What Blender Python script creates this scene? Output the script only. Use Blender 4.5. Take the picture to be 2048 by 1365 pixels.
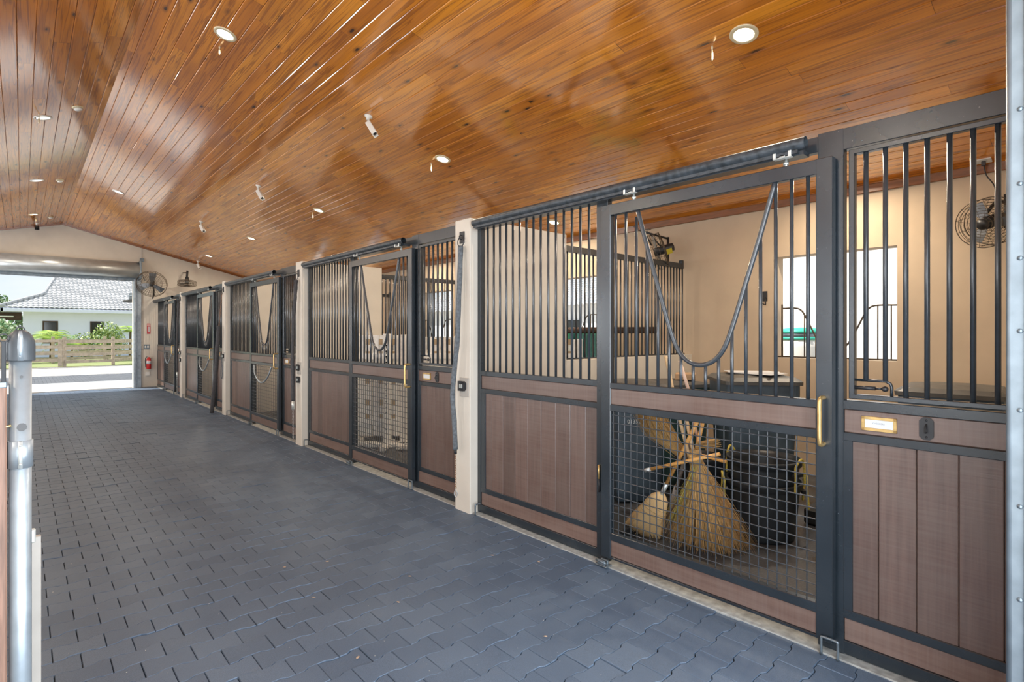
import bpy, math, random
from mathutils import Vector, Matrix
PI=math.pi
random.seed(7)
S=bpy.context.scene
for o in list(bpy.data.objects): bpy.data.objects.remove(o)
COL=S.collection
# ------------------------------------------------------------------ camera
FPX=1096.0; YAW=math.atan((1024-44)/FPX); CAMH=1.558
cam=bpy.data.cameras.new('camera'); co=bpy.data.objects.new('camera',cam); COL.objects.link(co)
cam.sensor_fit='HORIZONTAL'; cam.sensor_width=36; cam.lens=FPX/2048*36
cam.shift_y=-15.5/2048; cam.clip_start=0.02; cam.clip_end=400
co.location=(0,0,CAMH); co.rotation_euler=(PI/2,0,-YAW)
S.camera=co
# ------------------------------------------------------------------ view, world, sun
S.view_settings.view_transform='Standard'; S.view_settings.look='None'
S.view_settings.gamma=1; S.view_settings.use_curve_mapping=False
S.view_settings.exposure=0.0
SKY=1.12; SUNE=7.0; LAMP=35.0; FILL_DOOR=215.0; FILL_WIN=105.0
w=bpy.data.worlds.new('sky'); S.world=w; w.use_nodes=True
nt=w.node_tree; nt.nodes.clear()
def wn(t): return nt.nodes.new(t)
tc=wn('ShaderNodeTexCoord'); sep=wn('ShaderNodeSeparateXYZ'); nt.links.new(tc.outputs['Generated'],sep.inputs[0])
rp=wn('ShaderNodeValToRGB'); nt.links.new(sep.outputs[2],rp.inputs[0])
rp.color_ramp.elements[0].position=0.0; rp.color_ramp.elements[0].color=(.80,.88,.93,1)
rp.color_ramp.elements[1].position=0.6; rp.color_ramp.elements[1].color=(.42,.62,.86,1)
nz=wn('ShaderNodeTexNoise'); nz.inputs['Scale'].default_value=3.2; nz.inputs['Detail'].default_value=6
mp=wn('ShaderNodeMapping'); mp.inputs['Scale'].default_value=(1,1,2.6); nt.links.new(tc.outputs['Generated'],mp.inputs[0]); nt.links.new(mp.outputs[0],nz.inputs[0])
cr=wn('ShaderNodeValToRGB'); cr.color_ramp.elements[0].position=.45; cr.color_ramp.elements[1].position=.68; nt.links.new(nz.outputs[0],cr.inputs[0])
mx=wn('ShaderNodeMixRGB'); nt.links.new(cr.outputs[0],mx.inputs[0]); nt.links.new(rp.outputs[0],mx.inputs[1]); mx.inputs[2].default_value=(.95,.96,.97,1)
bg=wn('ShaderNodeBackground'); bg.inputs[1].default_value=SKY; nt.links.new(mx.outputs[0],bg.inputs[0])
wo=wn('ShaderNodeOutputWorld'); nt.links.new(bg.outputs[0],wo.inputs[0])
sd=bpy.data.lights.new('sun','SUN'); sd.energy=SUNE; sd.angle=math.radians(.8); sd.color=(1,.96,.9)
so=bpy.data.objects.new('sun',sd); COL.objects.link(so)
so.rotation_euler=Vector((.46,-.34,-.82)).to_track_quat('-Z','Y').to_euler(); so.location=(-12,12,20)

def fill_panel(name,loc,d,sx,sy,e,c=(.86,.93,1)):
    l=bpy.data.lights.new(name,'AREA'); l.shape='RECTANGLE'; l.size=sx; l.size_y=sy; l.energy=e; l.color=c
    o=bpy.data.objects.new(name,l); COL.objects.link(o); o.location=loc
    o.rotation_euler=Vector(d).to_track_quat('-Z','Y').to_euler()
# area fill added at the doorway behind the camera and in unseen left windows
fill_panel('doorway_fill',(.81,-.25,1.62),(0,1,.0),3.1,2.9,FILL_DOOR)
for k in range(5): fill_panel('window_fill',(-4.86,2.10+3.81*k,1.86),(1,0,.0),1.17,1.16,FILL_WIN)

# ------------------------------------------------------------------ materials
MATS={}
def newmat(name):
    m=bpy.data.materials.new(name); m.use_nodes=True; t=m.node_tree
    b=t.nodes['Principled BSDF']; MATS[name]=m
    return m,t,b
def setp(b,**k):
    for n,v in k.items(): b.inputs[n.replace('_',' ')].default_value=v
def simple(name,col,rough=.5,metal=0,var=0.0,scale=8,bump=0,stretch=(1,1,1),emit=None,coat=0):
    m,t,b=newmat(name); setp(b,Roughness=rough,Metallic=metal); b.inputs['Base Color'].default_value=(*col,1)
    if coat: b.inputs['Coat Weight'].default_value=coat; b.inputs['Coat Roughness'].default_value=.15
    if var or bump:
        tc=t.nodes.new('ShaderNodeTexCoord'); mp=t.nodes.new('ShaderNodeMapping'); mp.inputs['Scale'].default_value=stretch
        n=t.nodes.new('ShaderNodeTexNoise'); n.inputs['Scale'].default_value=scale; n.inputs['Detail'].default_value=8
        t.links.new(tc.outputs['Object'],mp.inputs[0]); t.links.new(mp.outputs[0],n.inputs[0])
        if var:
            r=t.nodes.new('ShaderNodeValToRGB'); e=r.color_ramp.elements
            e[0].position=.3; e[1].position=.7
            e[0].color=(*[c*(1-var) for c in col],1); e[1].color=(*[min(1,c*(1+var)) for c in col],1)
            t.links.new(n.outputs[0],r.inputs[0]); t.links.new(r.outputs[0],b.inputs['Base Color'])
        if bump:
            bp=t.nodes.new('ShaderNodeBump'); bp.inputs['Strength'].default_value=bump; bp.inputs['Distance'].default_value=.01
            t.links.new(n.outputs[0],bp.inputs['Height']); t.links.new(bp.outputs[0],b.inputs['Normal'])
    if emit:
        b.inputs['Emission Color'].default_value=(*emit[0],1); b.inputs['Emission Strength'].default_value=emit[1]
    return m
def mixc(t,fac,a,b_,mode='MIX'):
    n=t.nodes.new('ShaderNodeMixRGB'); n.blend_type=mode
    for i,v in ((0,fac),(1,a),(2,b_)):
        if hasattr(v,'links'): t.links.new(v,n.inputs[i])
        elif isinstance(v,(int,float)): n.inputs[i].default_value=v
        else: n.inputs[i].default_value=(*v,1)
    return n.outputs[0]
def ramp(t,src,stops):
    r=t.nodes.new('ShaderNodeValToRGB'); cr=r.color_ramp
    while len(cr.elements)<len(stops): cr.elements.new(.5)
    for e,(p,c) in zip(cr.elements,stops): e.position=p; e.color=(*c,1) if not isinstance(c,(int,float)) else (c,c,c,1)
    t.links.new(src,r.inputs[0]); return r.outputs[0]
def noise(t,vec,scale,detail=4,rough=.5,dist=0):
    n=t.nodes.new('ShaderNodeTexNoise'); n.inputs['Scale'].default_value=scale; n.inputs['Detail'].default_value=detail
    n.inputs['Roughness'].default_value=rough; n.inputs['Distortion'].default_value=dist
    t.links.new(vec,n.inputs[0]); return n.outputs[0]
def mapping(t,vec,sc,loc=None):
    m=t.nodes.new('ShaderNodeMapping'); m.inputs['Scale'].default_value=sc; t.links.new(vec,m.inputs[0])
    if loc is not None: t.links.new(loc,m.inputs['Location'])
    return m.outputs[0]
def bumpn(t,b,h,strength,dist=.01):
    bp=t.nodes.new('ShaderNodeBump'); bp.inputs['Strength'].default_value=strength; bp.inputs['Distance'].default_value=dist
    t.links.new(h,bp.inputs['Height']); t.links.new(bp.outputs[0],b.inputs['Normal'])
    return bp
def attr(t,name='rnd'):
    a=t.nodes.new('ShaderNodeAttribute'); a.attribute_name=name; return a
# varnished ceiling boards
def ceiling_mat():
    m,t,b=newmat('varnished_pine'); tc=t.nodes.new('ShaderNodeTexCoord'); a=attr(t)
    off=t.nodes.new('ShaderNodeVectorMath'); off.operation='SCALE'; t.links.new(a.outputs['Color'],off.inputs[0]); off.inputs['Scale'].default_value=37.
    v=mapping(t,tc.outputs['Object'],(1,1,1),off.outputs[0])
    vs=mapping(t,v,(12,.42,12)); n1=noise(t,vs,1.5,3,.5,.7)
    wv=t.nodes.new('ShaderNodeMath'); wv.operation='MULTIPLY'; t.links.new(n1,wv.inputs[0]); wv.inputs[1].default_value=26
    sn=t.nodes.new('ShaderNodeMath'); sn.operation='SINE'; t.links.new(wv.outputs[0],sn.inputs[0])
    base=ramp(t,a.outputs['Fac'],[(0,(.68,.215,.010)),(.5,(.80,.27,.014)),(1,(.88,.33,.022))])
    broad=noise(t,mapping(t,v,(6,.8,6)),1,3)
    c=mixc(t,ramp(t,broad,[(.35,0.),(.7,.7)]),base,(.42,.12,.010))
    c=mixc(t,ramp(t,sn.outputs[0],[(.0,0.),(.55,.05),(1,.6)]),c,(.22,.055,.008))
    fine=noise(t,mapping(t,v,(90,1.6,90)),1,3)
    c=mixc(t,ramp(t,fine,[(.45,0.),(.75,.35)]),c,(.24,.07,.010))
    vo=t.nodes.new('ShaderNodeTexVoronoi'); vo.inputs['Scale'].default_value=1; t.links.new(mapping(t,v,(5.5,1.9,5.5)),vo.inputs[0])
    c=mixc(t,ramp(t,vo.outputs['Distance'],[(0.04,1.),(.085,.45),(.17,0.)]),c,(.045,.014,.006))
    t.links.new(c,b.inputs['Base Color'])
    setp(b,Roughness=.42); b.inputs['Coat Weight'].default_value=1.; b.inputs['Coat Roughness'].default_value=.10; b.inputs['Coat IOR'].default_value=2.6; b.inputs['Specular IOR Level'].default_value=0.05
    b.inputs['Coat Tint'].default_value=(1,1,1,1)
    h=mixc(t,.5,fine,noise(t,mapping(t,v,(14,3,14)),1,2))
    bp=bumpn(t,b,h,.12,.004); t.links.new(bp.outputs[0],b.inputs['Coat Normal'])
    return m
ceiling_mat()
def stall_wood(name,c0,c1,c2,along):
    m,t,b=newmat(name); tc=t.nodes.new('ShaderNodeTexCoord'); a=attr(t)
    off=t.nodes.new('ShaderNodeVectorMath'); off.operation='SCALE'; t.links.new(a.outputs['Color'],off.inputs[0]); off.inputs['Scale'].default_value=19.
    v=mapping(t,tc.outputs['Object'],(1,1,1),off.outputs[0])
    s1=(30,30,1.2) if along=='z' else (30,1.2,30); s2=(3,3,90) if along=='z' else (3,90,3)
    g=noise(t,mapping(t,v,s1),1.6,5,.6); cross=noise(t,mapping(t,v,s2),1,3)
    broad=noise(t,v,5,2)
    c=mixc(t,ramp(t,g,[(.3,0.),(.7,1.)]),c0,c1)
    c=mixc(t,ramp(t,cross,[(.35,0.),(.75,.38)]),c,c2)
    c=mixc(t,ramp(t,broad,[(.4,0.),(.75,.35)]),c,c2)
    hs=t.nodes.new('ShaderNodeHueSaturation'); mr=t.nodes.new('ShaderNodeMapRange'); mr.inputs['To Min'].default_value=.8; mr.inputs['To Max'].default_value=1.2
    t.links.new(a.outputs['Fac'],mr.inputs[0]); t.links.new(mr.outputs[0],hs.inputs['Value']); t.links.new(c,hs.inputs['Color'])
    t.links.new(hs.outputs[0],b.inputs['Base Color']); setp(b,Roughness=.36); b.inputs['Specular IOR Level'].default_value=.7
    bumpn(t,b,mixc(t,.5,g,cross),.25,.003)
    return m
stall_wood('stained_wood_upright',(.085,.050,.040),(.135,.082,.066),(.155,.118,.10),'z')
stall_wood('stained_wood_flat',(.11,.062,.048),(.165,.105,.082),(.185,.137,.118),'y')
def steel():
    m,t,b=newmat('charcoal_steel'); tc=t.nodes.new('ShaderNodeTexCoord')
    n=noise(t,tc.outputs['Object'],4,6); n2=noise(t,tc.outputs['Object'],120,2)
    c=mixc(t,ramp(t,n,[(.3,0.),(.7,1.)]),(.012,.018,.024),(.022,.030,.038))
    c=mixc(t,ramp(t,n2,[(.72,0.),(.8,.5)]),c,(.25,.27,.28))
    t.links.new(c,b.inputs['Base Color']); setp(b,Roughness=.27); b.inputs['Specular IOR Level'].default_value=.8
    bumpn(t,b,n2,.05,.002)
steel()
simple('bar_steel',(.035,.042,.05),.28,.0,.2,30,0)
MATS['bar_steel'].node_tree.nodes['Principled BSDF'].inputs['Specular IOR Level'].default_value=.8
simple('galvanised',(.36,.41,.45),.4,.6,.18,14,.06)
simple('curtain_metal',(.42,.45,.46),.33,.45,.1,8)
simple('galvanised_dark',(.20,.24,.27),.42,.7,.25,10,.05)
simple('zinc_bracket',(.62,.65,.63),.4,.6,.1,40)
simple('track_steel',(.055,.065,.075),.42,.3,.5,26,.15,(1,1,1))
simple('brass',(.62,.42,.17),.32,.75,.2,25)
simple('cream_stucco',(.64,.595,.52),.75,0,.035,5,.12)
simple('stall_stucco',(.62,.49,.35),.8,0,.035,5,.12)
simple('concrete',(.30,.31,.30),.85,0,.3,22,.35)
simple('slab_concrete',(.46,.47,.47),.85,0,.08,3,.1)
simple('brown_trim',(.22,.075,.02),.35,0,.25,9,.05,(6,.6,6),coat=.6)
simple('dark_gap',(.02,.015,.01),.9)
simple('black_rubber',(.018,.02,.023),.6,0,.3,12,.1)
simple('black_plastic',(.026,.032,.038),.38,0,.25,9,.05)
simple('blue_black_plastic',(.07,.105,.14),.42,0,.3,7,.05)
simple('lid_plastic',(.10,.10,.095),.45,0,.2,9)
simple('teal_plastic',(.03,.07,.07),.45,0,.3,7)
simple('foam_sleeve',(.11,.125,.14),.75,0,.35,45,.4)
simple('dark_sleeve',(.045,.045,.05),.7,0,.3,30,.3)
simple('rusty_chain',(.30,.17,.10),.6,.5,.4,60)
simple('zinc_chain',(.5,.5,.5),.4,.8)
simple('white_plastic',(.80,.78,.72),.4)
simple('white_paper',(.62,.64,.66),.6)
simple('grey_ink',(.22,.25,.27),.7)
simple('white_ink',(.75,.8,.82),.7)
simple('lens_black',(.01,.01,.012),.15)
simple('red_paint',(.55,.02,.02),.3,0,coat=.5)
simple('sign_red',(.50,.03,.04),.5)
simple('sign_pink',(.72,.45,.42),.5)
simple('straw',(.64,.39,.16),.7,0,.25,40,.3)
simple('corn_broom',(.86,.58,.28),.7,0,.15,60,.4,(12,12,1))
simple('straw_dark',(.44,.27,.10),.7,0,.3,40)
simple('yellow_straw',(.55,.50,.12),.7)
simple('tool_handle',(.66,.34,.10),.4,0,.2,20,0,(8,8,1))
simple('pale_handle',(.62,.43,.24),.5,0,.2,20)
simple('pink_handle',(.72,.50,.38),.5)
simple('grey_handle',(.28,.26,.25),.5,0,.3,30)
simple('yellow_rope',(.65,.52,.10),.7,0,.3,90,.3)
simple('cardboard',(.42,.27,.15),.8,0,.15,20)
simple('jump_white',(.84,.83,.79),.5,0,.1,20)
simple('jump_tan',(.45,.33,.20),.6)
simple('jump_green',(.03,.38,.17),.4,0,.15,12)
simple('jump_teal',(.04,.17,.15),.45,0,.2,12)
simple('fan_wire',(.10,.075,.05),.5,.4)
simple('fan_black',(.02,.02,.022),.4)
simple('fan_blade',(.28,.30,.32),.35,.7)
simple('fan_label',(.75,.62,.06),.5)
simple('lamp_trim',(.72,.62,.42),.4,.3)
simple('lamp_lens',(1,.95,.85),.4,emit=((1,.86,.62),9))
simple('lamp_lens_cool',(1,.98,.95),.4,emit=((1,.95,.86),1.6))
simple('green_bin',(.05,.45,.33),.4)
simple('house_wall',(.84,.84,.99),.85,0,.02,2)
simple('neighbour_wall',(.90,.88,.85),.85,0,.02,2)
simple('fence_wood',(.50,.40,.29),.85,0,.25,6,.15,(1,1,1))
simple('pergola_wood',(.07,.035,.022),.6,0,.3,6)
simple('trunk',(.22,.16,.10),.9,0,.3,10,.4)
simple('dark_glass',(.02,.022,.02),.08)
simple('dry_leaf',(.38,.28,.20),.8)
simple('gate_board',(.20,.11,.075),.5,0,.3,9,.15,(14,14,1))
simple('cream_board',(.42,.39,.35),.6,0,.1,9)
def leafmat(name,a_,b_,tr=.25):
    m,t,b=newmat(name); at=attr(t); t.links.new(mixc(t,at.outputs['Fac'],a_,b_),b.inputs['Base Color']); setp(b,Roughness=.45)
    b.inputs['Transmission Weight'].default_value=0
leafmat('palm_leaf',(.14,.34,.03),(.60,.70,.08)); leafmat('shrub_leaf',(.07,.20,.04),(.50,.56,.16)); leafmat('tree_leaf',(.05,.13,.04),(.26,.36,.14))
leafmat('variegated_leaf',(.10,.28,.10),(.75,.80,.52))
def grass():
    m,t,b=newmat('lawn_grass'); tc=t.nodes.new('ShaderNodeTexCoord')
    n=noise(t,tc.outputs['Object'],1.2,5); n2=noise(t,tc.outputs['Object'],40,3)
    c=mixc(t,n,(.24,.28,.10),(.40,.42,.20)); c=mixc(t,ramp(t,n2,[(.4,0.),(.7,.5)]),c,(.16,.24,.03)); t.links.new(c,b.inputs['Base Color']); setp(b,Roughness=.9)
    bumpn(t,b,n2,.6,.03)
grass()
def gravel():
    m,t,b=newmat('pale_gravel'); tc=t.nodes.new('ShaderNodeTexCoord')
    vo=t.nodes.new('ShaderNodeTexVoronoi'); vo.inputs['Scale'].default_value=26; t.links.new(tc.outputs['Object'],vo.inputs[0])
    n=noise(t,tc.outputs['Object'],2,4)
    c=mixc(t,vo.outputs['Color'],(.34,.31,.27),(.64,.60,.55)); c=mixc(t,ramp(t,n,[(.4,0.),(.7,.35)]),c,(.42,.38,.32)); t.links.new(c,b.inputs['Base Color']); setp(b,Roughness=.95)
    bumpn(t,b,vo.outputs['Distance'],.7,.03)
gravel()
def paver():
    m,t,b=newmat('rubber_paver'); tc=t.nodes.new('ShaderNodeTexCoord'); a=attr(t)
    n=noise(t,tc.outputs['Object'],1.1,5); sp=noise(t,tc.outputs['Object'],420,2); sm=noise(t,tc.outputs['Object'],7,6,.65)
    c=mixc(t,a.outputs['Fac'],(.070,.108,.168),(.100,.146,.215))
    c=mixc(t,ramp(t,n,[(.35,0.),(.7,.5)]),c,(.11,.152,.21))
    c=mixc(t,ramp(t,sm,[(.58,0.),(.8,.4)]),c,(.15,.17,.20))
    c=mixc(t,ramp(t,sp,[(.35,.45),(.5,0.)]),c,(.02,.027,.036))
    c=mixc(t,ramp(t,sp,[(.66,0.),(.74,.6)]),c,(.22,.25,.29))
    t.links.new(c,b.inputs['Base Color']); setp(b,Roughness=.52); b.inputs['Specular IOR Level'].default_value=.6
    bumpn(t,b,sp,.5,.003)
paver()
def stallmat():
    m,t,b=newmat('stall_mat'); tc=t.nodes.new('ShaderNodeTexCoord')
    n=noise(t,tc.outputs['Object'],2.3,5); n2=noise(t,tc.outputs['Object'],60,3)
    c=mixc(t,ramp(t,n,[(.35,0.),(.62,1.)]),(.018,.015,.014),(.075,.08,.09)); c=mixc(t,ramp(t,n2,[(.5,0.),(.8,.4)]),c,(.2,.2,.2))
    t.links.new(c,b.inputs['Base Color']); t.links.new(ramp(t,n,[(.35,.18),(.6,.6)]),b.inputs['Roughness'])
    bumpn(t,b,n2,.2,.004)
stallmat()
def rooftile():
    m,t,b=newmat('roof_tile'); tc=t.nodes.new('ShaderNodeTexCoord')
    n=noise(t,tc.outputs['Object'],1.5,4)
    c=mixc(t,n,(.42,.41,.40),(.56,.55,.54)); t.links.new(c,b.inputs['Base Color']); setp(b,Roughness=.8)
rooftile()

# ------------------------------------------------------------------ mesh builder
class MB:
    def __init__(s): s.v=[]; s.f=[]; s.r=[]; s.sm=[]
    def add(s,vs,fs,rnd=None,smooth=False):
        n=len(s.v); s.v+= [tuple(p) for p in vs]; 
        rr=random.random() if rnd is None else rnd
        for f in fs: s.f.append(tuple(i+n for i in f)); s.r.append(rr); s.sm.append(smooth)
        return s
    def box(s,x0,y0,z0,x1,y1,z1,bev=0,rnd=None):
        if x0>x1:x0,x1=x1,x0
        if y0>y1:y0,y1=y1,y0
        if z0>z1:z0,z1=z1,z0
        b=min(bev,(x1-x0)*.45,(y1-y0)*.45,(z1-z0)*.45)
        if b<=0:
            vs=[(x,y,z) for x in (x0,x1) for y in (y0,y1) for z in (z0,z1)]
            return s.add(vs,[(0,1,3,2),(4,6,7,5),(0,4,5,1),(2,3,7,6),(0,2,6,4),(1,5,7,3)],rnd)
        vs=[];idx={}
        X=(x0,x1);Y=(y0,y1);Z=(z0,z1); sg=(1,-1)
        for i in (0,1):
            for j in (0,1):
                for k in (0,1):
                    for a in range(3):
                        d=[b*sg[i],b*sg[j],b*sg[k]]; d[a]=0
                        idx[i,j,k,a]=len(vs); vs.append((X[i]+d[0],Y[j]+d[1],Z[k]+d[2]))
        F=[]
        def q(l,c): # orient outward from centre
            pts=[Vector(vs[i]) for i in l]; n=(pts[1]-pts[0]).cross(pts[2]-pts[0])
            m=sum(pts,Vector())/len(pts)-Vector(c)
            F.append(tuple(l) if n.dot(m)>0 else tuple(reversed(l)))
        c=((x0+x1)/2,(y0+y1)/2,(z0+z1)/2)
        for i in (0,1):
            q([idx[i,0,0,0],idx[i,1,0,0],idx[i,1,1,0],idx[i,0,1,0]],c)
            q([idx[0,i,0,1],idx[1,i,0,1],idx[1,i,1,1],idx[0,i,1,1]],c)
            q([idx[0,0,i,2],idx[1,0,i,2],idx[1,1,i,2],idx[0,1,i,2]],c)
        for i in (0,1):
            for j in (0,1):
                q([idx[i,j,0,0],idx[i,j,1,0],idx[i,j,1,1],idx[i,j,0,1]],c)
                q([idx[i,0,j,0],idx[i,1,j,0],idx[i,1,j,2],idx[i,0,j,2]],c)
                q([idx[0,i,j,1],idx[1,i,j,1],idx[1,i,j,2],idx[0,i,j,2]],c)
                for k in (0,1): q([idx[i,j,k,0],idx[i,j,k,1],idx[i,j,k,2]],c)
        return s.add(vs,F,rnd)
    def tube(s,pts,r,n=8,closed=False,rnd=None,caps=True):
        pts=[Vector(p) for p in pts]; N=len(pts); rs=r if isinstance(r,(list,tuple)) else [r]*N
        vs=[];up=None
        for i,p in enumerate(pts):
            if closed: d=pts[(i+1)%N]-pts[i-1]
            else: d=pts[min(i+1,N-1)]-pts[max(i-1,0)]
            d.normalize()
            if up is None:
                up=Vector((0,0,1)) if abs(d.z)<.9 else Vector((1,0,0))
            a=d.cross(up)
            if a.length<1e-5: a=d.orthogonal()
            a.normalize(); b=a.cross(d); up=b.copy()
            for k in range(n):
                t=2*PI*k/n; vs.append(p+a*(math.cos(t)*rs[i])+b*(math.sin(t)*rs[i]))
        fs=[]
        M=N if closed else N-1
        for i in range(M):
            j=(i+1)%N
            for k in range(n):
                fs.append((i*n+k,i*n+(k+1)%n,j*n+(k+1)%n,j*n+k))
        s.add(vs,fs,rnd,True)
        if caps and not closed:
            m=len(s.v)-len(vs)
            s.f.append(tuple(m+k for k in reversed(range(n)))); s.r.append(0); s.sm.append(False)
            s.f.append(tuple(m+(N-1)*n+k for k in range(n))); s.r.append(0); s.sm.append(False)
        return s
    def lathe(s,prof,c=(0,0,0),ax=(0,0,1),n=24,smooth=True):
        ax=Vector(ax).normalized(); q=Vector((0,0,1)).rotation_difference(ax); c=Vector(c)
        vs=[]
        for (r,z) in prof:
            for k in range(n):
                t=2*PI*k/n; vs.append(c+q@Vector((r*math.cos(t),r*math.sin(t),z)))
        fs=[]
        for i in range(len(prof)-1):
            for k in range(n): fs.append((i*n+k,i*n+(k+1)%n,(i+1)*n+(k+1)%n,(i+1)*n+k))
        s.add(vs,fs,None,smooth); m=len(s.v)-len(vs)
        if prof[0][0]>1e-6: s.f.append(tuple(m+k for k in reversed(range(n)))); s.r.append(0); s.sm.append(False)
        if prof[-1][0]>1e-6: s.f.append(tuple(m+(len(prof)-1)*n+k for k in range(n))); s.r.append(0); s.sm.append(False)
        return s
    def prism(s,poly,fn,d0,d1,rnd=None,smooth=False):
        "poly of 2D points, fn(a,b,d)->3D"
        n=len(poly); vs=[fn(a,b,d0) for a,b in poly]+[fn(a,b,d1) for a,b in poly]
        fs=[tuple(range(n)),tuple(reversed(range(n,2*n)))]+[(i,i+n,(i+1)%n+n,(i+1)%n) for i in range(n)]
        return s.add(vs,fs,rnd,smooth)
    def xf(s,M,i0=0):
        for i in range(i0,len(s.v)): s.v[i]=tuple(M@Vector(s.v[i]))
        return s
    def mesh(s,name,mat):
        me=bpy.data.meshes.new(name); me.from_pydata(s.v,[],s.f)
        me.polygons.foreach_set('use_smooth',s.sm)
        a=me.attributes.new('rnd','FLOAT','FACE'); a.data.foreach_set('value',s.r)
        me.materials.append(MATS[mat] if isinstance(mat,str) else mat); me.update()
        return me
    def build(s,name,mat,parent=None,loc=None):
        o=bpy.data.objects.new(name,s.mesh(name,mat)); COL.objects.link(o)
        if parent is not None:
            o.parent=parent
            o.matrix_parent_inverse=Matrix.Identity(4)
        if loc is not None: o.location=loc
        return o
def shift(mb,p): # express geometry relative to p
    for i in range(len(mb.v)): v=mb.v[i]; mb.v[i]=(v[0]-p[0],v[1]-p[1],v[2]-p[2])
    return mb
def thing(name,label,cat,loc=(0,0,0),rz=0,group=None):
    o=bpy.data.objects.new(name,None); COL.objects.link(o); o.empty_display_size=.1
    o.location=loc; o.rotation_euler=(0,0,rz); o['label']=label; o['category']=cat
    if group:o['group']=group
    return o
def tag(o,label,cat,group=None):
    o['label']=label;o['category']=cat
    if group:o['group']=group
    return o
def struct(o): o['kind']='structure'; return o
def kids(o): return [c for c in bpy.data.objects if c.parent==o]
def dup(o,loc=None,rot=None,label=None,parent=None):
    c=o.copy(); COL.objects.link(c)
    if parent is not None: c.parent=parent
    if loc is not None: c.location=loc
    if rot is not None: c.rotation_euler=rot
    if label: c['label']=label
    for ch in kids(o): dup(ch,parent=c)
    return c
def smoothpath(pts,n=6):
    pts=[Vector(p) for p in pts]; out=[]
    P=[pts[0]]+pts+[pts[-1]]
    for i in range(1,len(P)-2):
        for k in range(n):
            t=k/n; a,b,c,d=P[i-1],P[i],P[i+1],P[i+2]
            out.append(.5*((2*b)+(-a+c)*t+(2*a-5*b+4*c-d)*t*t+(-a+3*b-3*c+d)*t**3))
    out.append(pts[-1]); return out
def arc(c,r,a0,a1,n,plane='xy'):
    o=[]
    for i in range(n+1):
        t=a0+(a1-a0)*i/n; u,v=r*math.cos(t),r*math.sin(t)
        o.append({'xy':(c[0]+u,c[1]+v,c[2]),'yz':(c[0],c[1]+u,c[2]+v),'xz':(c[0]+u,c[1],c[2]+v)}[plane])
    return o

# ------------------------------------------------------------------ dimensions
L=3.81; W=2.956; YP=3.756; PT=.22; BACK=6.50; YE=18.92; RX=.8085; RZ=4.50; PIT=.25; NB=5
def ceilz(x): return RZ-PIT*abs(x-RX)
# ------------------------------------------------------------------ structure
# ceiling boards
mb=MB(); bw=.1298; back=MB()
for side in (1,-1):
    lim=BACK+.1 if side>0 else 5.9
    x0=0.0; first=True
    while x0< lim-RX*side if side>0 else x0<lim:
        wdt=bw/2 if first else bw
        y=-.05-random.random()*1.5
        while y<YE:
            ln=random.uniform(1.6,3.8); y1=min(y+ln,YE+.0)
            ya=max(y,-.05)
            if y1-ya>.05:
                dz=random.uniform(-.0007,.0007); r=random.random()
                g=.0055
                P=[(x0+.0006,.006),(x0+g,0),(x0+wdt-g,0),(x0+wdt-.0006,.006)]
                if first and side>0: P[0]=(0,0);P[1]=(.01,0)
                if first and side<0: P[0]=(0,0);P[1]=(.01,0)
                vs=[]
                for yy in (ya+.0009,y1-.0009):
                    for (dx,h) in P: vs.append((RX+side*dx,yy,RZ-PIT*dx+h+dz))
                fs=[(0,1,5,4),(1,2,6,5),(2,3,7,6)]
                if side>0: fs=[tuple(reversed(f)) for f in fs]
                mb.add(vs,fs,r)
            y=y1
        x0+=wdt; first=False
    e=x0
    back.add([(RX,-.05,RZ+.008),(RX+side*e,-.05,RZ-PIT*e+.008),(RX+side*e,YE,RZ-PIT*e+.008),(RX,YE,RZ+.008),
              (RX,-.05,RZ+.14),(RX+side*e,-.05,RZ-PIT*e+.14),(RX+side*e,YE,RZ-PIT*e+.14),(RX,YE,RZ+.14)],
             [(0,1,2,3),(4,7,6,5),(0,4,5,1),(3,2,6,7),(1,5,6,2),(0,3,7,4)])
struct(mb.build('ceiling','varnished_pine'))
struct(back.build('ceiling_deck','dark_gap'))
# roof overhang beyond the far gable
mb=MB()
for side in (1,-1):
    mb.add([(RX,YE+.2,RZ),(RX+side*6.4,YE+.2,RZ-PIT*6.4),(RX+side*6.4,YE+.9,RZ-PIT*6.4),(RX,YE+.9,RZ),
            (RX,YE+.2,RZ+.14),(RX+side*6.4,YE+.2,RZ-PIT*6.4+.14),(RX+side*6.4,YE+.9,RZ-PIT*6.4+.14),(RX,YE+.9,RZ+.14)],
           [(0,1,2,3),(4,7,6,5),(0,4,5,1),(3,2,6,7),(1,5,6,2),(0,3,7,4)])
struct(mb.build('roof_overhang','house_wall'))
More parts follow.
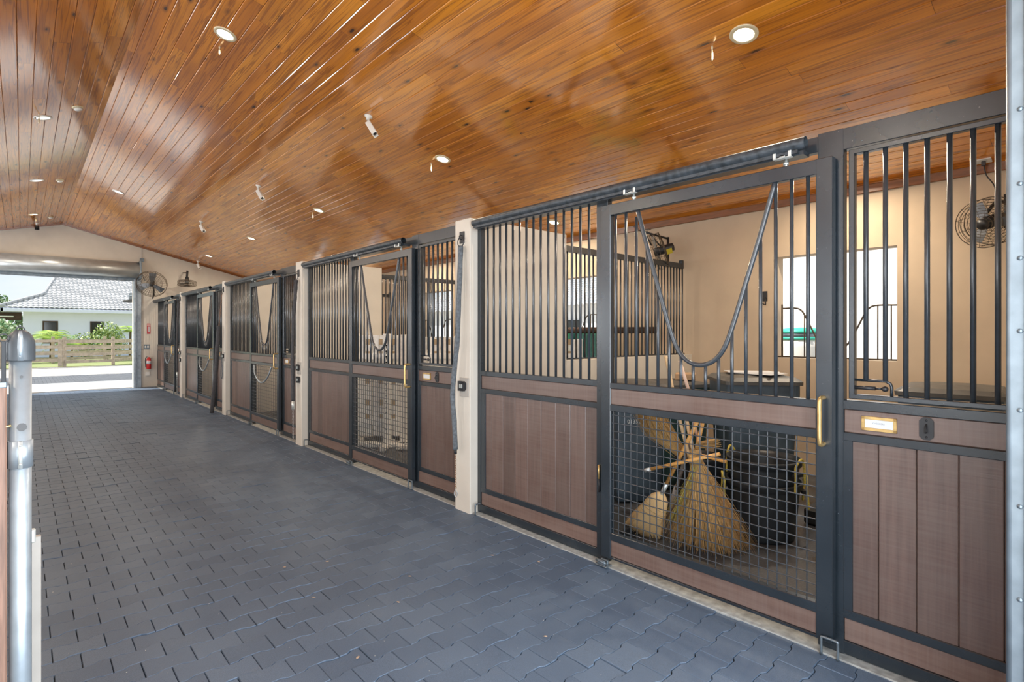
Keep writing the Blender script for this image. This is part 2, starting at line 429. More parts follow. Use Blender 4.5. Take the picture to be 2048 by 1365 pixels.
# floor pavers
mb=MB(); pw,pr,A=.2065,.1425,.0075
sx0=1.554; sy0=2.60
def paverpoly(cx,cy,ins):
    hw=pw/2-.0015-ins; T=[(-hw,1),(-pw/2+.038,1),(-pw/2+.062,-1),(pw/2-.062,-1),(pw/2-.038,1),(hw,1)]
    top=[(cx+x,cy+pr/2+s*A-.0012-ins) for x,s in T]; bot=[(cx+x,cy-pr/2-s*A+.0012+ins) for x,s in T]
    return bot+top[::-1]
j0=int((-.5-sy0)/pr)-1; j1=int((YE-.02-sy0)/pr)
for j in range(j0,j1+1):
    cy=sy0+j*pr; ph=0 if j%2==0 else pw/2
    i0=int((-1.45-sx0)/pw)-1; i1=int((3.0-sx0)/pw)+1
    for i in range(i0,i1+1):
        cx=sx0+pw/2+ph+i*pw
        if cx>3.0 or cx<-1.5: continue
        ins=.0022; dz=random.uniform(-.0012,.0008); tx=random.uniform(-.012,.012); ty=random.uniform(-.015,.015)
        if random.random()<.07: dz-=.004
        rot=random.gauss(0,.006)
        a=paverpoly(cx,cy,0); b=paverpoly(cx,cy,ins)
        def R(p):
            dx,dy=p[0]-cx,p[1]-cy; return cx+dx-rot*dy, cy+dy+rot*dx
        a=[R(p) for p in a]; b=[R(p) for p in b]; n=len(a)
        vs=[(x,y,-.02) for x,y in a]+[(x,y,-.003+dz) for x,y in a]+[(x,y,dz+tx*(x-cx)*.6+ty*(y-cy)*.6) for x,y in b]
        fs=[(k,(k+1)%n,(k+1)%n+n,k+n) for k in range(n)]+[(k+n,(k+1)%n+n,(k+1)%n+2*n,k+2*n) for k in range(n)]+[tuple(range(2*n,3*n))]
        mb.add(vs,fs)
struct(mb.build('floor','rubber_paver'))
struct(MB().box(-1.6,-.6,-.12,3.1,YE+.02,-.012).build('floor_base','dark_gap'))
struct(MB().box(2.90,-.3,-.1,3.08,YE,.006,.004).build('kerb_right','concrete'))
struct(MB().box(3.08,-.3,-.1,BACK,YE,.0).build('floor_stalls','stall_mat'))
struct(MB().box(-6.0,-.3,-.1,-1.5,YE,.0).build('floor_left_stalls','stall_mat'))
# far gable wall with doorway, as one mesh
dx0,dx1,dzt=-.755,2.372,3.07
def gable(y0,y1,name,mat,xa=-5.6,xb=BACK+.2):
    m=MB(); f=lambda a,b,d:(a,d,b)
    m.prism([(xa,-.1),(dx0,-.1),(dx0,dzt),(xa,dzt)],f,y0,y1)
    m.prism([(dx1,-.1),(xb,-.1),(xb,ceilz(xb)+.0),(dx1,ceilz(dx1))],f,y0,y1)
    m.prism([(xa,dzt),(dx1,dzt),(dx1,ceilz(dx1)),(RX,RZ),(xa,max(ceilz(xa),dzt+.01))],f,y0,y1)
    return struct(m.build(name,mat))
gable(YE,YE+.2,'wall_far','cream_stucco')
gable(-.03,.14,'wall_near','cream_stucco')
# brown trims
m=MB()
for s_,e in ((1,5.6),(-1,5.6)):
    f=lambda a,b,d:(a,d,b)
    m.prism([(RX,RZ),(RX+s_*e,RZ-PIT*e),(RX+s_*e,RZ-PIT*e-.045),(RX,RZ-.045)],f,YE-.03,YE)
struct(m.build('trim_far','brown_trim'))
struct(MB().box(BACK-.03,0.14,ceilz(BACK)-.075,BACK,YE,ceilz(BACK)+.01,.005).build('trim_back','brown_trim'))
# back wall of the stalls with window openings
m=MB(); wz0,wz1=1.275,2.437
ws=[(1.513+L*k,2.690+L*k) for k in range(NB)]
y=0.14
hh=ceilz(BACK)+.1
for a,b in ws:
    m.box(BACK,y,-.1,BACK+.2,a,hh); m.box(BACK,a,-.1,BACK+.2,b,wz0); m.box(BACK,a,wz1,BACK+.2,b,hh); y=b
m.box(BACK,y,-.1,BACK+.2,YE,hh)
struct(m.build('wall_right','stall_stucco'))
m=MB(); y=.14; XO=2*RX-BACK
for a,b in ws:
    m.box(XO-.2,y,-.1,XO,a,3.3); m.box(XO-.2,a,-.1,XO,b,wz0); m.box(XO-.2,a,wz1,XO,b,3.3); y=b
m.box(XO-.2,y,-.1,XO,YE,3.3)
struct(m.build('wall_left_outer','stall_stucco'))
# partitions: pillar + solid wall + low wall
for k in range(NB-1):
    ya=YP+L*k; yb=ya+PT
    m=MB().box(2.874,ya,-.02,4.10,yb,2.555,.006).box(4.10,ya,-.02,BACK,yb,1.285,.004)
    o=struct(m.build('wall_partition','cream_stucco'))
# left side: pillars and knee wall
XL=2*RX-W
m=MB().box(XL-.12,.3,-.02,XL,YE,1.1,.004)
struct(m.build('wall_left','cream_stucco'))
m=MB()
for k in range(NB-1):
    m.box(XL-.15,YP+L*k,-.02,XL+.08,YP+L*k+PT,2.555,.006)
m.box(XL-.10,.3,2.44,XL-.04,YE,2.54,.004)
struct(m.build('wall_left_pillars','cream_stucco'))
# outside ground
struct(MB().box(-60,-60,-.30,90,120,-.03).build('ground_gravel','pale_gravel'))
struct(MB().box(-60,33.2,-.05,90,110,-.005).build('ground_lawn','lawn_grass'))
struct(MB().box(-8,YE+.2,-.1,12,22.2,.0).build('ground_slab','slab_concrete'))
m=MB()
for j in range(26):
    for i in range(50):
        x=-6+.2*i+(j%2)*.1; y=22.25+j*.145
        if x>3.6-.0*j: continue
        m.box(x,y,-.04,x+.194,y+.139,random.uniform(-.006,0),.006)
simple('apron_paver',(.13,.135,.145),.8,0,.15,9,.2)
struct(m.build('ground_apron','apron_paver'))

# ------------------------------------------------------------------ stall fronts (local frame: y=0 at the pillar's near face, running to -3.59)
def lat(y): return y-YP
FX=W
def stall_parts():
    fr=MB(); b=.0025
    X0,X1=FX,FX+.05
    y=lambda v: v-YP
    yn=.14-YP
    fr.box(X0,y(3.713),.008,X1,y(3.756),2.545,b)         # stile by pillar
    fr.box(X0,y(2.335),.008,X1,y(2.43),2.50,b)           # door jamb left
    fr.box(X0+.002,y(2.40),2.463,X1-.002,y(3.74),2.543,b) # header over left panel
    fr.box(X0+.004,y(.96),2.463,X1-.004,y(2.42),2.54,b)  # header over door
    fr.box(X0,y(.905),.008,X1,y(1.02),2.55,b)            # post right of door
    fr.box(X0+.001,yn,2.445,X1-.001,y(.93),2.548,b)      # header right
    fr.box(X0,yn,.008,X1,y(.19),2.545,b)                 # right stile
    for (a,c) in ((2.42,3.73),(.19,.92)):
        A_=yn if a<1 else y(a)
        fr.box(X0+.002,A_,1.192,X1-.002,y(c),1.232 if a>1 else 1.236,b)
        fr.box(X0+.002,A_,1.040,X1-.002,y(c),1.080,b)
        fr.box(X0+.002,A_,.184,X1-.002,y(c),.226,b)
        fr.box(X0+.002,A_,.012,X1-.002,y(c),.074,b)
    fr.box(X0+.004,y(3.655),.2,X1-.004,y(3.72),1.06,b); fr.box(X0+.004,y(2.40),.2,X1-.004,y(2.435),1.06,b)
    fr.box(X0+.004,y(.868),.2,X1-.004,y(.915),1.06,b)
    # hinged window frame
    wf=MB()
    wf.box(X0-.004,y(.858),1.245,X0+.034,y(.882),2.437,b)
    wf.box(X0-.004,y(.195),1.245,X0+.034,y(.215),2.437,b)
    wf.box(X0-.0035,y(.20),2.412,X0+.0335,y(.87),2.436,b); wf.box(X0-.0035,y(.20),1.246,X0+.0335,y(.87),1.268,b)
    wf.tube([(X0+.015,y(.86),1.336),(X0+.015,y(.735),1.336),(X0+.015,y(.717),1.325),(X0+.015,y(.712),1.31),(X0+.015,y(.712),1.26)],.007,6)
    return fr,wf
fr,wf=stall_parts()
ME={}
ME['frame']=fr.mesh('frame','charcoal_steel'); ME['wframe']=wf.mesh('window_frame','charcoal_steel')
ME['bar']=MB().tube([(0,0,0),(0,0,1.236)],.0098,12).mesh('bar','bar_steel')
ME['wbar']=MB().tube([(0,0,0),(0,0,1.15)],.0108,12).mesh('bar','bar_steel')
ME['wbars']=MB().tube([(0,0,0),(0,0,1.08)],.0108,12).mesh('bar','bar_steel')
def planks(edges,z0,z1,x0,x1,name,mat='stained_wood_upright'):
    m=MB()
    for a,b_ in zip(edges[:-1],edges[1:]):
        lo,hi=min(a,b_)-YP,max(a,b_)-YP
        m.box(x0,lo+.0012,z0,x1,hi-.0012,z1,.003)
    m.box(x0+.012,min(edges)-YP+.001,z0,x1-.001,max(edges)-YP-.001,z1)
    return m.mesh(name,mat)
ME['plL']=planks([3.66,3.579,3.43,3.282,3.135,2.984,2.831,2.686,2.539,2.426],.222,1.045,FX+.012,FX+.036,'plank_panel')
ME['plR']=planks([.873,.764,.618,.47,.325,.185],.222,1.045,FX+.012,FX+.036,'plank_panel')
ME['bdL']=MB().box(FX+.010,2.43-YP,1.078,FX+.036,3.715-YP,1.194,.006).mesh('rail_board','stained_wood_flat')
ME['bdL2']=MB().box(FX+.010,2.43-YP,.072,FX+.036,3.715-YP,.186,.006).mesh('kick_board','stained_wood_flat')
ME['bdR']=MB().box(FX+.010,.19-YP,1.078,FX+.036,.908-YP,1.194,.006).mesh('rail_board','stained_wood_flat')
ME['bdR2']=MB().box(FX+.010,.19-YP,.072,FX+.036,.908-YP,.186,.006).mesh('kick_board','stained_wood_flat')
# track pipe
m=MB(); TX,TZ=2.872,2.497
m.tube([(TX,3.70-YP,TZ),(TX,1.045-YP,TZ)],.030,20,caps=False)
m.tube([(TX,1.046-YP,TZ),(TX,3.69-YP,TZ)],.0255,20,caps=False)
m.box(TX-.012,1.08-YP,TZ-.045,TX-.004,3.69-YP,TZ-.028); m.box(TX+.004,1.08-YP,TZ-.045,TX+.012,3.69-YP,TZ-.028)
ME['track']=m.mesh('track_pipe','track_steel')
ME['lip']=MB().box(TX+.01,1.06-YP,TZ-.052,FX+.002,3.69-YP,TZ-.030).mesh('track_bracket','charcoal_steel')
# latch knob
m=MB(); m.tube([(FX+.01,.865-YP,1.30),(FX+.01,.775-YP,1.30)],.009,12); m.tube([(FX+.01,.775-YP,1.30),(FX+.01,.75-YP,1.30)],.005,8); m.lathe([(0,-.014),(.009,-.011),(.014,0),(.009,.011),(0,.014)],(FX+.01,.737-YP,1.30),(0,1,0),14)
ME['knob']=m.mesh('latch_bolt','fan_black')
# name plate and hook plate
m=MB(); py0,py1,pz0,pz1=.690-YP,.831-YP,1.101,1.168
for a in ((py0,pz0,py1,pz0+.014),(py0,pz1-.014,py1,pz1),(py0,pz0,py0+.014,pz1),(py1-.014,pz0,py1,pz1)):
    m.box(FX+.003,a[0],a[1],FX+.011,a[2],a[3],.001)
ME['plate']=m.mesh('name_plate_frame','brass')
ME['paper']=MB().box(FX+.006,py0+.01,pz0+.01,FX+.0105,py1-.01,pz1-.01).mesh('name_card','white_paper')
m=MB(); cy_,cz_=.581-YP,1.138
f=lambda a,b,d:(d,a,b)
m.prism([(cy_-.026,cz_-.035),(cy_-.012,cz_-.05),(cy_+.012,cz_-.05),(cy_+.026,cz_-.035),(cy_+.026,cz_+.035),(cy_+.012,cz_+.05),(cy_-.012,cz_+.05),(cy_-.026,cz_+.035)],f,FX+.003,FX+.010)
m.tube(smoothpath([(FX+.006,cy_,cz_+.02),(FX-.012,cy_,cz_+.008),(FX-.018,cy_,cz_-.014),(FX-.004,cy_,cz_-.016)],4),.0035,8)
for dz in (-.037,.037): m.lathe([(.005,0),(.004,.002),(0,.003)],(FX+.003,cy_,cz_+dz),(-1,0,0),8)
ME['hook']=m.mesh('blanket_hook','fan_black')
ME['pin']=MB().tube([(FX-.008,2.405-YP,.655),(FX-.008,2.403-YP,.56)],[.008,.006],8).mesh('brass_catch','brass')
ME['pin2']=MB().tube([(FX-.008,2.403-YP,.56),(FX-.008,2.402-YP,.47)],.005,8).mesh('catch_rod','fan_black')
def child(me,name,parent,loc=(0,0,0)):
    o=bpy.data.objects.new(name,me); COL.objects.link(o); o.parent=parent; o.location=loc; return o
def stall_front(k,label):
    t=thing('stall_screen',label,'stall front',(0,YP+L*k,0),group=None)
    fro=child(ME['frame'],'frame',t)
    for i in range(16): child(ME['bar'],'bar',t,(FX+.024,3.644-.0805*i-YP,1.229))
    w_=child(ME['wframe'],'hinged_window',t)
    for i in range(8):
        if i<2: child(ME['wbars'],'bar',w_,(FX+.015,.815-.0783*i-YP,1.336))
        else: child(ME['wbar'],'bar',w_,(FX+.015,.815-.0783*i-YP,1.262))
    child(ME['knob'],'latch_bolt',w_)
    for n,q in (('plL','plank_panel'),('plR','plank_panel'),('bdL','rail_board'),('bdR','rail_board'),('bdL2','kick_board'),('bdR2','kick_board'),('hook','blanket_hook')): child(ME[n],q,t)
    pf=child(ME['plate'],'name_plate',t); child(ME['paper'],'name_card',pf)
    if k==0:
        tx('CHECKERS',(FX+.0058,.762-YP,1.137),.010,'grey_ink',pf,(PI/2,0,-PI/2))
    tr=child(ME['track'],'track_pipe',t); child(ME['lip'],'track_bracket',t)
    ct=child(ME['pin'],'brass_catch',t); child(ME['pin2'],'catch_rod',ct)
    return t
def tx(s,loc,size,mat,parent,rot,name='lettering',ext=.0002):
    c=bpy.data.curves.new(name,'FONT'); c.body=s; c.size=size; c.align_x='CENTER'; c.align_y='CENTER'; c.extrude=ext
    c.materials.append(MATS[mat]); o=bpy.data.objects.new(name,c); COL.objects.link(o)
    if parent is not None: o.parent=parent
    o.location=loc; o.rotation_euler=rot
    me=bpy.data.meshes.new_from_object(o); q=bpy.data.objects.new(name,me); COL.objects.link(q); q.parent=parent; q.location=loc; q.rotation_euler=rot
    bpy.data.objects.remove(o); bpy.data.curves.remove(c); return q
pos=['nearest the camera, storing brooms','second from the camera, before white stands','third from the camera, middle of the row','fourth from the camera','farthest, beside the end wall']
for k in range(NB): stall_front(k,' dark steel and brown plank stall front, '+pos[k])

# sliding doors
DX0,DX1=2.900,2.944
b=.003
m=MB(); y=lambda v:v-YP
m.box(DX0,y(.935),.063,DX1,y(1.010),2.412,b); m.box(DX0,y(2.269),.063,DX1,y(2.345),2.412,b)
for z0,z1 in ((2.338,2.411),(1.192,1.231),(1.043,1.087),(.187,.236),(.064,.080)): m.box(DX0+.001,y(.99),z0,DX1-.001,y(2.29),z1,b)
ME['dframe']=m.mesh('door_frame','charcoal_steel')
yk=[(2.066, 2.345),(1.976, 2.053),(1.904, 1.811),(1.827, 1.588),(1.772, 1.468),(1.713, 1.404),(1.648, 1.375),(1.586, 1.38),(1.525, 1.411),(1.478, 1.474),(1.438, 1.586),(1.365, 1.835),(1.289, 2.064),(1.211, 2.345)]
# symmetrise about centre
cyk=1.638
yk=[(cyk+ (a[0]-b_[0])/2*1.0, (a[1]+b_[1])/2) for a,b_ in zip(yk,yk[::-1])]
path=smoothpath([(DX0+.018,y(a),z) for a,z in yk],5)
ME['yoke']=MB().tube(path,.0135,12).mesh('yoke_bar','bar_steel')
def yokez(v):
    best=None
    for p,q in zip(path[:-1],path[1:]):
        a,c=p.y+YP,q.y+YP
        if min(a,c)<=v<=max(a,c) and abs(a-c)>1e-9:
            z=p.z+(q.z-p.z)*(v-a)/(c-a); best=z if best is None else min(best,z)
    return best
dby=[2.241,2.158,2.077,1.997,1.918,1.839,1.760,1.681,1.603,1.524,1.446,1.368,1.289,1.210,1.131,1.053]
for i,v in enumerate(dby):
    z=yokez(v); top=2.342 if (z is None or i in (0,1,14,15)) else z
    if i in (2,13): top=2.30 if i==2 else 2.342
    ME['db%d'%i]=MB().tube([(DX0+.022,y(v),1.228),(DX0+.022,y(v),top)],.0095,12).mesh('bar','bar_steel')
# wire mesh
m=MB(); nv=26; nh=15
for i in range(nv+1):
    v=1.012+(2.268-1.012)*(i+.0)/nv
    if i in (0,nv): v+= .004 if i==0 else -.004
    m.tube([(DX0+.026,y(v),.232),(DX0+.026,y(v),1.046)],.0033,6,caps=False)
for j in range(1,nh+1):
    z=.236+(1.043-.236)*(j-.5)/nh
    pts=[]
    for i in range(nv+1):
        v=1.008+(2.27-1.008)*i/nv; pts.append((DX0+.0195+(.002 if i%2 else -.002),y(v),z))
    m.tube(pts,.0033,6,caps=False)
ME['dmesh']=m.mesh('wire_mesh','bar_steel')
ME['dbd']=MB().box(DX0+.008,y(1.005),1.085,DX1-.008,y(2.273),1.194,.006).mesh('rail_board','stained_wood_flat')
ME['dbd2']=MB().box(DX0+.008,y(1.005),.078,DX1-.008,y(2.273),.189,.006).mesh('kick_board','stained_wood_flat')
hp=smoothpath([(DX0+.004,y(.974),1.245),(DX0-.040,y(.974),1.245),(DX0-.055,y(.974),1.225),(DX0-.056,y(.974),1.135),(DX0-.055,y(.974),1.045),(DX0-.040,y(.974),1.022),(DX0+.004,y(.974),1.022)],5)
m=MB().tube(hp,.0105,12)
ME['dhandle']=m.mesh('door_handle','brass')
m=MB()
for v in (2.088,1.154):
    m.box(TX-.016,y(v)-.045,TZ-.056,TX+.016,y(v)+.045,TZ-.050,.002)
    m.box(TX-.016,y(v)-.045,TZ-.056,TX-.012,y(v)-.030,TZ-.022,.001); m.box(TX-.016,y(v)+.030,TZ-.056,TX-.012,y(v)+.045,TZ-.022,.001)
    m.tube([(DX0+.01,y(v),2.40),(DX0+.01,y(v),2.455)],.007,8); m.lathe([(.014,0),(.014,.012)],(DX0+.01,y(v),2.418),(0,0,1),6); m.box(TX-.012,y(v)-.014,TZ-.05,DX0+.02,y(v)+.014,TZ-.038,.002)
ME['hanger']=m.mesh('roller_hanger','zinc_bracket')
# hanging U webbing on mesh (farther doors)
um=smoothpath([(DX0-.01,y(2.06),1.03),(DX0-.03,y(1.98),.90),(DX0-.035,y(1.80),.80),(DX0-.035,y(1.64),.765),(DX0-.035,y(1.46),.80),(DX0-.03,y(1.30),.90),(DX0-.01,y(1.22),1.03)],6)
ME['loop']=MB().tube(um,.012,10).mesh('feed_loop','galvanised')
dlab=['sliding stall door nearest the camera, tools visible behind its mesh','sliding stall door second from the camera, white stands behind its mesh','sliding stall door third from the camera with a hanging loop on its mesh','sliding stall door fourth from the camera with a hanging loop on its mesh','farthest sliding stall door, next to the end wall']
for k in range(NB):
    t=thing('sliding_stall_door','dark steel '+dlab[k],'door',(0,YP+L*k,0))
    child(ME['dframe'],'door_frame',t)
    for i in range(16): child(ME['db%d'%i],'bar',t)
    child(ME['yoke'],'yoke_bar',t); child(ME['dmesh'],'wire_mesh',t); child(ME['dbd'],'rail_board',t); child(ME['dbd2'],'kick_board',t)
    child(ME['dhandle'],'door_handle',t); child(ME['hanger'],'roller_hanger',t)
    if k>=2: child(ME['loop'],'hanging_loop',t)

# partition grilles
m=MB(); ya=.085
g=MB(); gx=4.10
g.box(gx,ya,2.402,6.44,ya+.045,2.468,.003); g.box(6.40,ya-.003,2.40,6.443,ya+.048,2.51,.003); g.box(gx,ya,1.288,6.47,ya+.045,1.300,.002)
ME['gframe']=g.mesh('grille_frame','charcoal_steel')
ME['gbar']=MB().tube([(0,0,1.29),(0,0,2.41)],.0095,10).mesh('bar','bar_steel')
glab=['between the first and second stalls','between the second and third stalls','between the third and fourth stalls','between the fourth and fifth stalls']
for k in range(NB-1):
    t=thing('partition_grille','dark barred steel grille on the low wall '+glab[k],'grille',(0,YP+L*k,0))
    child(ME['gframe'],'grille_frame',t)
    x=4.155
    while x<6.45: child(ME['gbar'],'bar',t,(x,ya+.022,0)); x+=.0695
# window yoke gates
gx=BACK+.05
for k in range(NB):
    m=MB(); a,b_=1.513,2.690; yo=L*k
    top=[(a+.01,1.842),(a+.18,1.845),(a+.245,1.824),(a+.30,1.75),(1.908,1.49),(1.99,1.41),(2.10,1.385),(2.20,1.41),(2.28,1.50),(2.362,1.824-.12),(2.40,1.81),(2.44,1.843),(b_-.05,1.843)]
    top=[(a+.01,1.842),(a+.18,1.845),(a+.25,1.822),(a+.30,1.75),(1.93,1.50),(2.01,1.40),(2.10,1.372),(2.19,1.40),(2.27,1.50),(b_-.30,1.75),(b_-.25,1.822),(b_-.18,1.845),(b_-.05,1.843)]
    pth=smoothpath([(gx,v+yo,z) for v,z in top],5)
    m.tube(pth,.009,10); m.tube([(gx,a+.005+yo,1.289),(gx,b_-.005+yo,1.289)],.008,8); m.tube([(gx,b_-.05+yo,1.28),(gx,b_-.05+yo,1.89)],.011,10)
    t=thing('window_gate','low dark bar gate with a dip in the window of the '+['first','second','third','fourth','fifth'][k]+' stall','window gate',(gx,2.1+yo,1.28))
    shift(m,(gx,2.1+yo,1.28)); m.build('gate_rail','fan_wire',t)
    v=a+.06
    while v<b_-.06:
        z=None
        for p,q in zip(pth[:-1],pth[1:]):
            lo,hi=sorted((p.y-yo,q.y-yo))
            if lo<=v<=hi: z=(p.z+q.z)/2
        bb=MB().tube([(gx,v+yo,1.289),(gx,v+yo,z)],.0065,8); shift(bb,(gx,2.1+yo,1.28)); bb.build('bar','fan_wire',t)
        v+=.118

# floor staples and latch plates
m=MB().tube(smoothpath([(0,.036,-.005),(0,.036,.07),(0,.030,.082),(0,-.030,.082),(0,-.036,.07),(0,-.036,-.005)],4),.0065,8)
ms=m.mesh('door_stop','galvanised_dark')
m=MB(); m.box(-.035,-.05,.004,.03,.05,.012,.002); m.box(-.03,-.03,.012,-.018,.03,.045,.003); m.box(.005,-.03,.012,.02,.03,.04,.003); m.tube([(-.024,-.04,.03),(-.024,.045,.035)],.008,8)
mg=m.mesh('floor_guide','galvanised_dark')
m=MB().tube(smoothpath([(-.012,0,-.003),(-.012,0,.07),(-.006,0,.085),(.04,0,.085)],4),.007,8)
mh=m.mesh('door_stop','galvanised_dark')
on=['first','second','third','fourth','fifth']
for k in range(NB):
    o=child(ms,'door_stop',None,(2.888,.945+L*k,.006)); tag(o,'bent steel floor staple holding the closed edge of the %s sliding door'%on[k],'door stop')
    if k<4:
        o=child(mh,'door_stop',None,(2.90,3.70+L*k,.006)); tag(o,'small steel hook on the kerb at the foot of pillar %s'%['one, nearest the camera','two from the camera','three from the camera','four from the camera'][k],'door stop')
    o=child(mg,'floor_guide',None,(2.90,2.325+L*k,.004)); tag(o,'steel floor guide under the rear edge of the %s sliding door'%on[k],'door guide')

# ------------------------------------------------------------------ cross ties on pillars
def chain(mb,p0,p1,n,r=.009,w_=.0022):
    p0,p1=Vector(p0),Vector(p1)
    for i in range(n):
        c=p0.lerp(p1,(i+.5)/n); h=(p1-p0).length/n*.68
        pts=[]
        for q in range(8):
            t=2*PI*q/8; u=math.cos(t)*r; v=math.sin(t)*h
            pts.append(c+Vector((0,u,v)) if i%2 else c+Vector((u,0,v)))
        mb.tube(pts,w_,5,closed=True)
def crosstie(k,label,kind):
    yo=L*k; t=thing('cross_tie',label,'cross tie',(2.86,3.866+yo,2.398),group=None)
    def B(m,n,mat,par=t): shift(m,(2.86,3.866+yo,2.398)); return m.build(n,mat,par)
    m=MB().box(2.866,3.832+yo,2.345,2.874,3.90+yo,2.447,.002)
    m.tube(arc((2.858,3.866+yo,2.398),.018,0,2*PI,10,'xz')[:-1],.004,6,closed=True)
    B(m,'wall_plate','fan_black')
    m=MB().tube(arc((2.845,3.852+yo,2.352),.042,0,2*PI,20,'yz')[:-1],.0045,8,closed=True); B(m,'ring','fan_black')
    if kind==0:
        p=[(2.835,3.838+yo,2.315),(2.825,3.835+yo,2.1),(2.81,3.835+yo,1.8),(2.80,3.84+yo,1.5),(2.79,3.875+yo,1.2),(2.79,3.895+yo,1.0),(2.80,3.885+yo,.8),(2.805,3.875+yo,.55)]
        P=smoothpath(p,6); rs=[.022*(1+.06*math.sin(i*1.1)) for i in range(len(P))]
        B(MB().tube(P,rs,14),'foam_sleeve','foam_sleeve'); 
        m=MB(); m.tube([(2.805,3.875+yo,.552),(2.808,3.878+yo,.51)],.014,10); B(m,'end_wrap','black_rubber')
        m=MB(); chain(m,(2.808,3.878+yo,.51),(2.82,3.89+yo,.2),15); B(m,'chain','rusty_chain')
        m=MB(); m.tube(smoothpath([(2.82,3.89+yo,.2),(2.81,3.90+yo,.16),(2.82,3.89+yo,.13),(2.83,3.88+yo,.16),(2.82,3.89+yo,.19)],4),.004,6); B(m,'snap_hook','zinc_chain')
    elif kind==1:
        p=[(2.835,3.848+yo,2.30),(2.82,3.845+yo,2.1),(2.81,3.875+yo,1.8),(2.80,3.885+yo,1.5),(2.80,3.89+yo,1.2),(2.80,3.885+yo,.9),(2.80,3.875+yo,.62)]
        P=smoothpath(p,6); rs=[.024*(1+.10*math.sin(i*1.9)) for i in range(len(P))]
        B(MB().tube(P,rs,14),'foam_sleeve','dark_sleeve')
        B(MB().tube([(2.80,3.875+yo,.62),(2.80,3.873+yo,.50)],.021,12),'tape_wrap','zinc_bracket')
        m=MB(); chain(m,(2.80,3.873+yo,.50),(2.80,3.87+yo,.09),20); B(m,'chain','zinc_chain')
    else:
        m=MB(); chain(m,(2.84,3.85+yo,2.31),(2.80,3.90+yo,1.68),26); B(m,'chain','rusty_chain')
        p=[(2.80,3.90+yo,1.70),(2.78,3.93+yo,1.3),(2.77,3.97+yo,.9),(2.74,4.03+yo,.4),(2.72,4.08+yo,.03)]
        P=smoothpath(p,6); B(MB().tube(P,.036,14),'foam_sleeve','dark_sleeve')
crosstie(0,'grey foam sleeved cross tie with rusty chain hanging on the pillar nearest the camera',0)
crosstie(1,'dark sleeved cross tie with silver tape hanging on the second pillar',1)
crosstie(2,'long dark sleeve tie reaching the floor beside the third pillar',2)
crosstie(3,'dark cross tie hanging on the farthest pillar by the last stall',1)
# switch boxes
def switchbox(k,label,n=1,z=1.095,yy=3.84):
    t=thing('switch_box',label,'switch',(2.874,yy+L*k,z))
    m=MB().box(-.008,-.07,-.09,0,.055,.075,.002); m.build('wall_plate','cream_board',t)
    for i in range(n):
        dz=-i*.17
        m=MB().prism([(-.055,-.04+dz),(.02,-.04+dz),(.04,-.02+dz),(.04,.03+dz),(.02,.045+dz),(-.055,.045+dz)],lambda a,b,d:(d,-a-.0,b),-.03,-.008); bo=m.build('box_cover','fan_black',t)
        MB().box(-.034,-.012,-.015+dz,-.028,.03,.02+dz,.002).build('button','zinc_bracket',bo)
switchbox(0,'black weatherproof switch on the pillar nearest the camera')
switchbox(1,'pair of black weatherproof switches stacked on the second pillar',2,1.08)
switchbox(3,'pair of black switches on the farthest pillar',2,1.08)
# cord coil on third pillar
m=MB().tube(smoothpath([(2.868,10.79+.7,1.1),(2.85,10.79+.68,.9),(2.85,10.79+.70,.72),(2.85,10.79+.76,.70),(2.85,10.79+.79,.8),(2.86,10.79+.76,1.08)],6),.008,8)
tag(m.build('cord_loop','foam_sleeve'),'grey looped cord hanging on the third pillar','cord')
switchbox(2,'cream electrical box with looped cord on the third pillar',1,1.12)

# ------------------------------------------------------------------ ceiling lights
def downlight(x,y_,label,warm=True,on_=True,name='recessed_light'):
    z=ceilz(x); sl=-PIT if x>RX else PIT
    nrm=Vector((PIT if x<RX else -PIT,0,-1)).normalized(); nrm=Vector((sl,0,-1)).normalized()
    t=thing(name,label,'ceiling light',(x,y_,z))
    MB().lathe([(.070,.004),(.072,.010),(.095,.009),(.100,.002),(.100,-.004)],(0,0,0),nrm,32).build('trim_ring','lamp_trim' if warm else 'white_plastic',t)
    MB().lathe([(0,.004),(.072,.006)],(0,0,0),nrm,32).build('lens','lamp_lens' if warm else 'lamp_lens_cool',t)
    ld=bpy.data.lights.new('lamp','AREA'); ld.shape='DISK'; ld.size=.13; ld.energy=LAMP if warm else LAMP*.6; ld.color=(1,.85,.66) if warm else (1,.93,.82)
    lo=bpy.data.objects.new('lamp_glow',ld); COL.objects.link(lo); lo.parent=t; lo.location=nrm*.016
    lo.rotation_euler=nrm.to_track_quat('-Z','Y').to_euler(); ld.spread=math.radians(175)
    return t
def nozzle(x,y_,label,drop=.12):
    z=ceilz(x); t=thing('misting_nozzle',label,'mist nozzle',(x,y_,z))
    MB().lathe([(.008,0),(.008,.02),(.005,.025),(.005,drop*.5),(.009,drop*.55),(.009,drop),(.004,drop+.012)],(0,0,.004),(0,0,-1),10).build('nozzle','lamp_trim',t)
rl=['in the ceiling above the nearest stall door','above the second stall','above the third stall','above the fourth stall','farthest of the lights over the stall fronts']
for k in range(5):
    downlight(3.90,1.84+3.815*k,'round warm recessed light '+rl[k])
    if k<3: nozzle(3.89,1.84+3.815*k+.24,'small brass nozzle hanging beside the light '+rl[k],.10)
downlight(1.412,5.59,'large bright warm recessed light right of the ridge, nearest the camera')
nozzle(1.43,5.86,'tiny brass nozzle under the large light right of the ridge',.07)
downlight(1.415,13.22,'dim recessed light right of the ridge in the glare',False)
for y_,lb,wm in ((9.32,'round recessed light left of the ridge, nearest of three',False),(13.22,'white recessed light left of the ridge, middle of three',False),(17.06,'warm recessed light left of the ridge by the end wall',True)):
    downlight(.20,y_,lb,wm); 
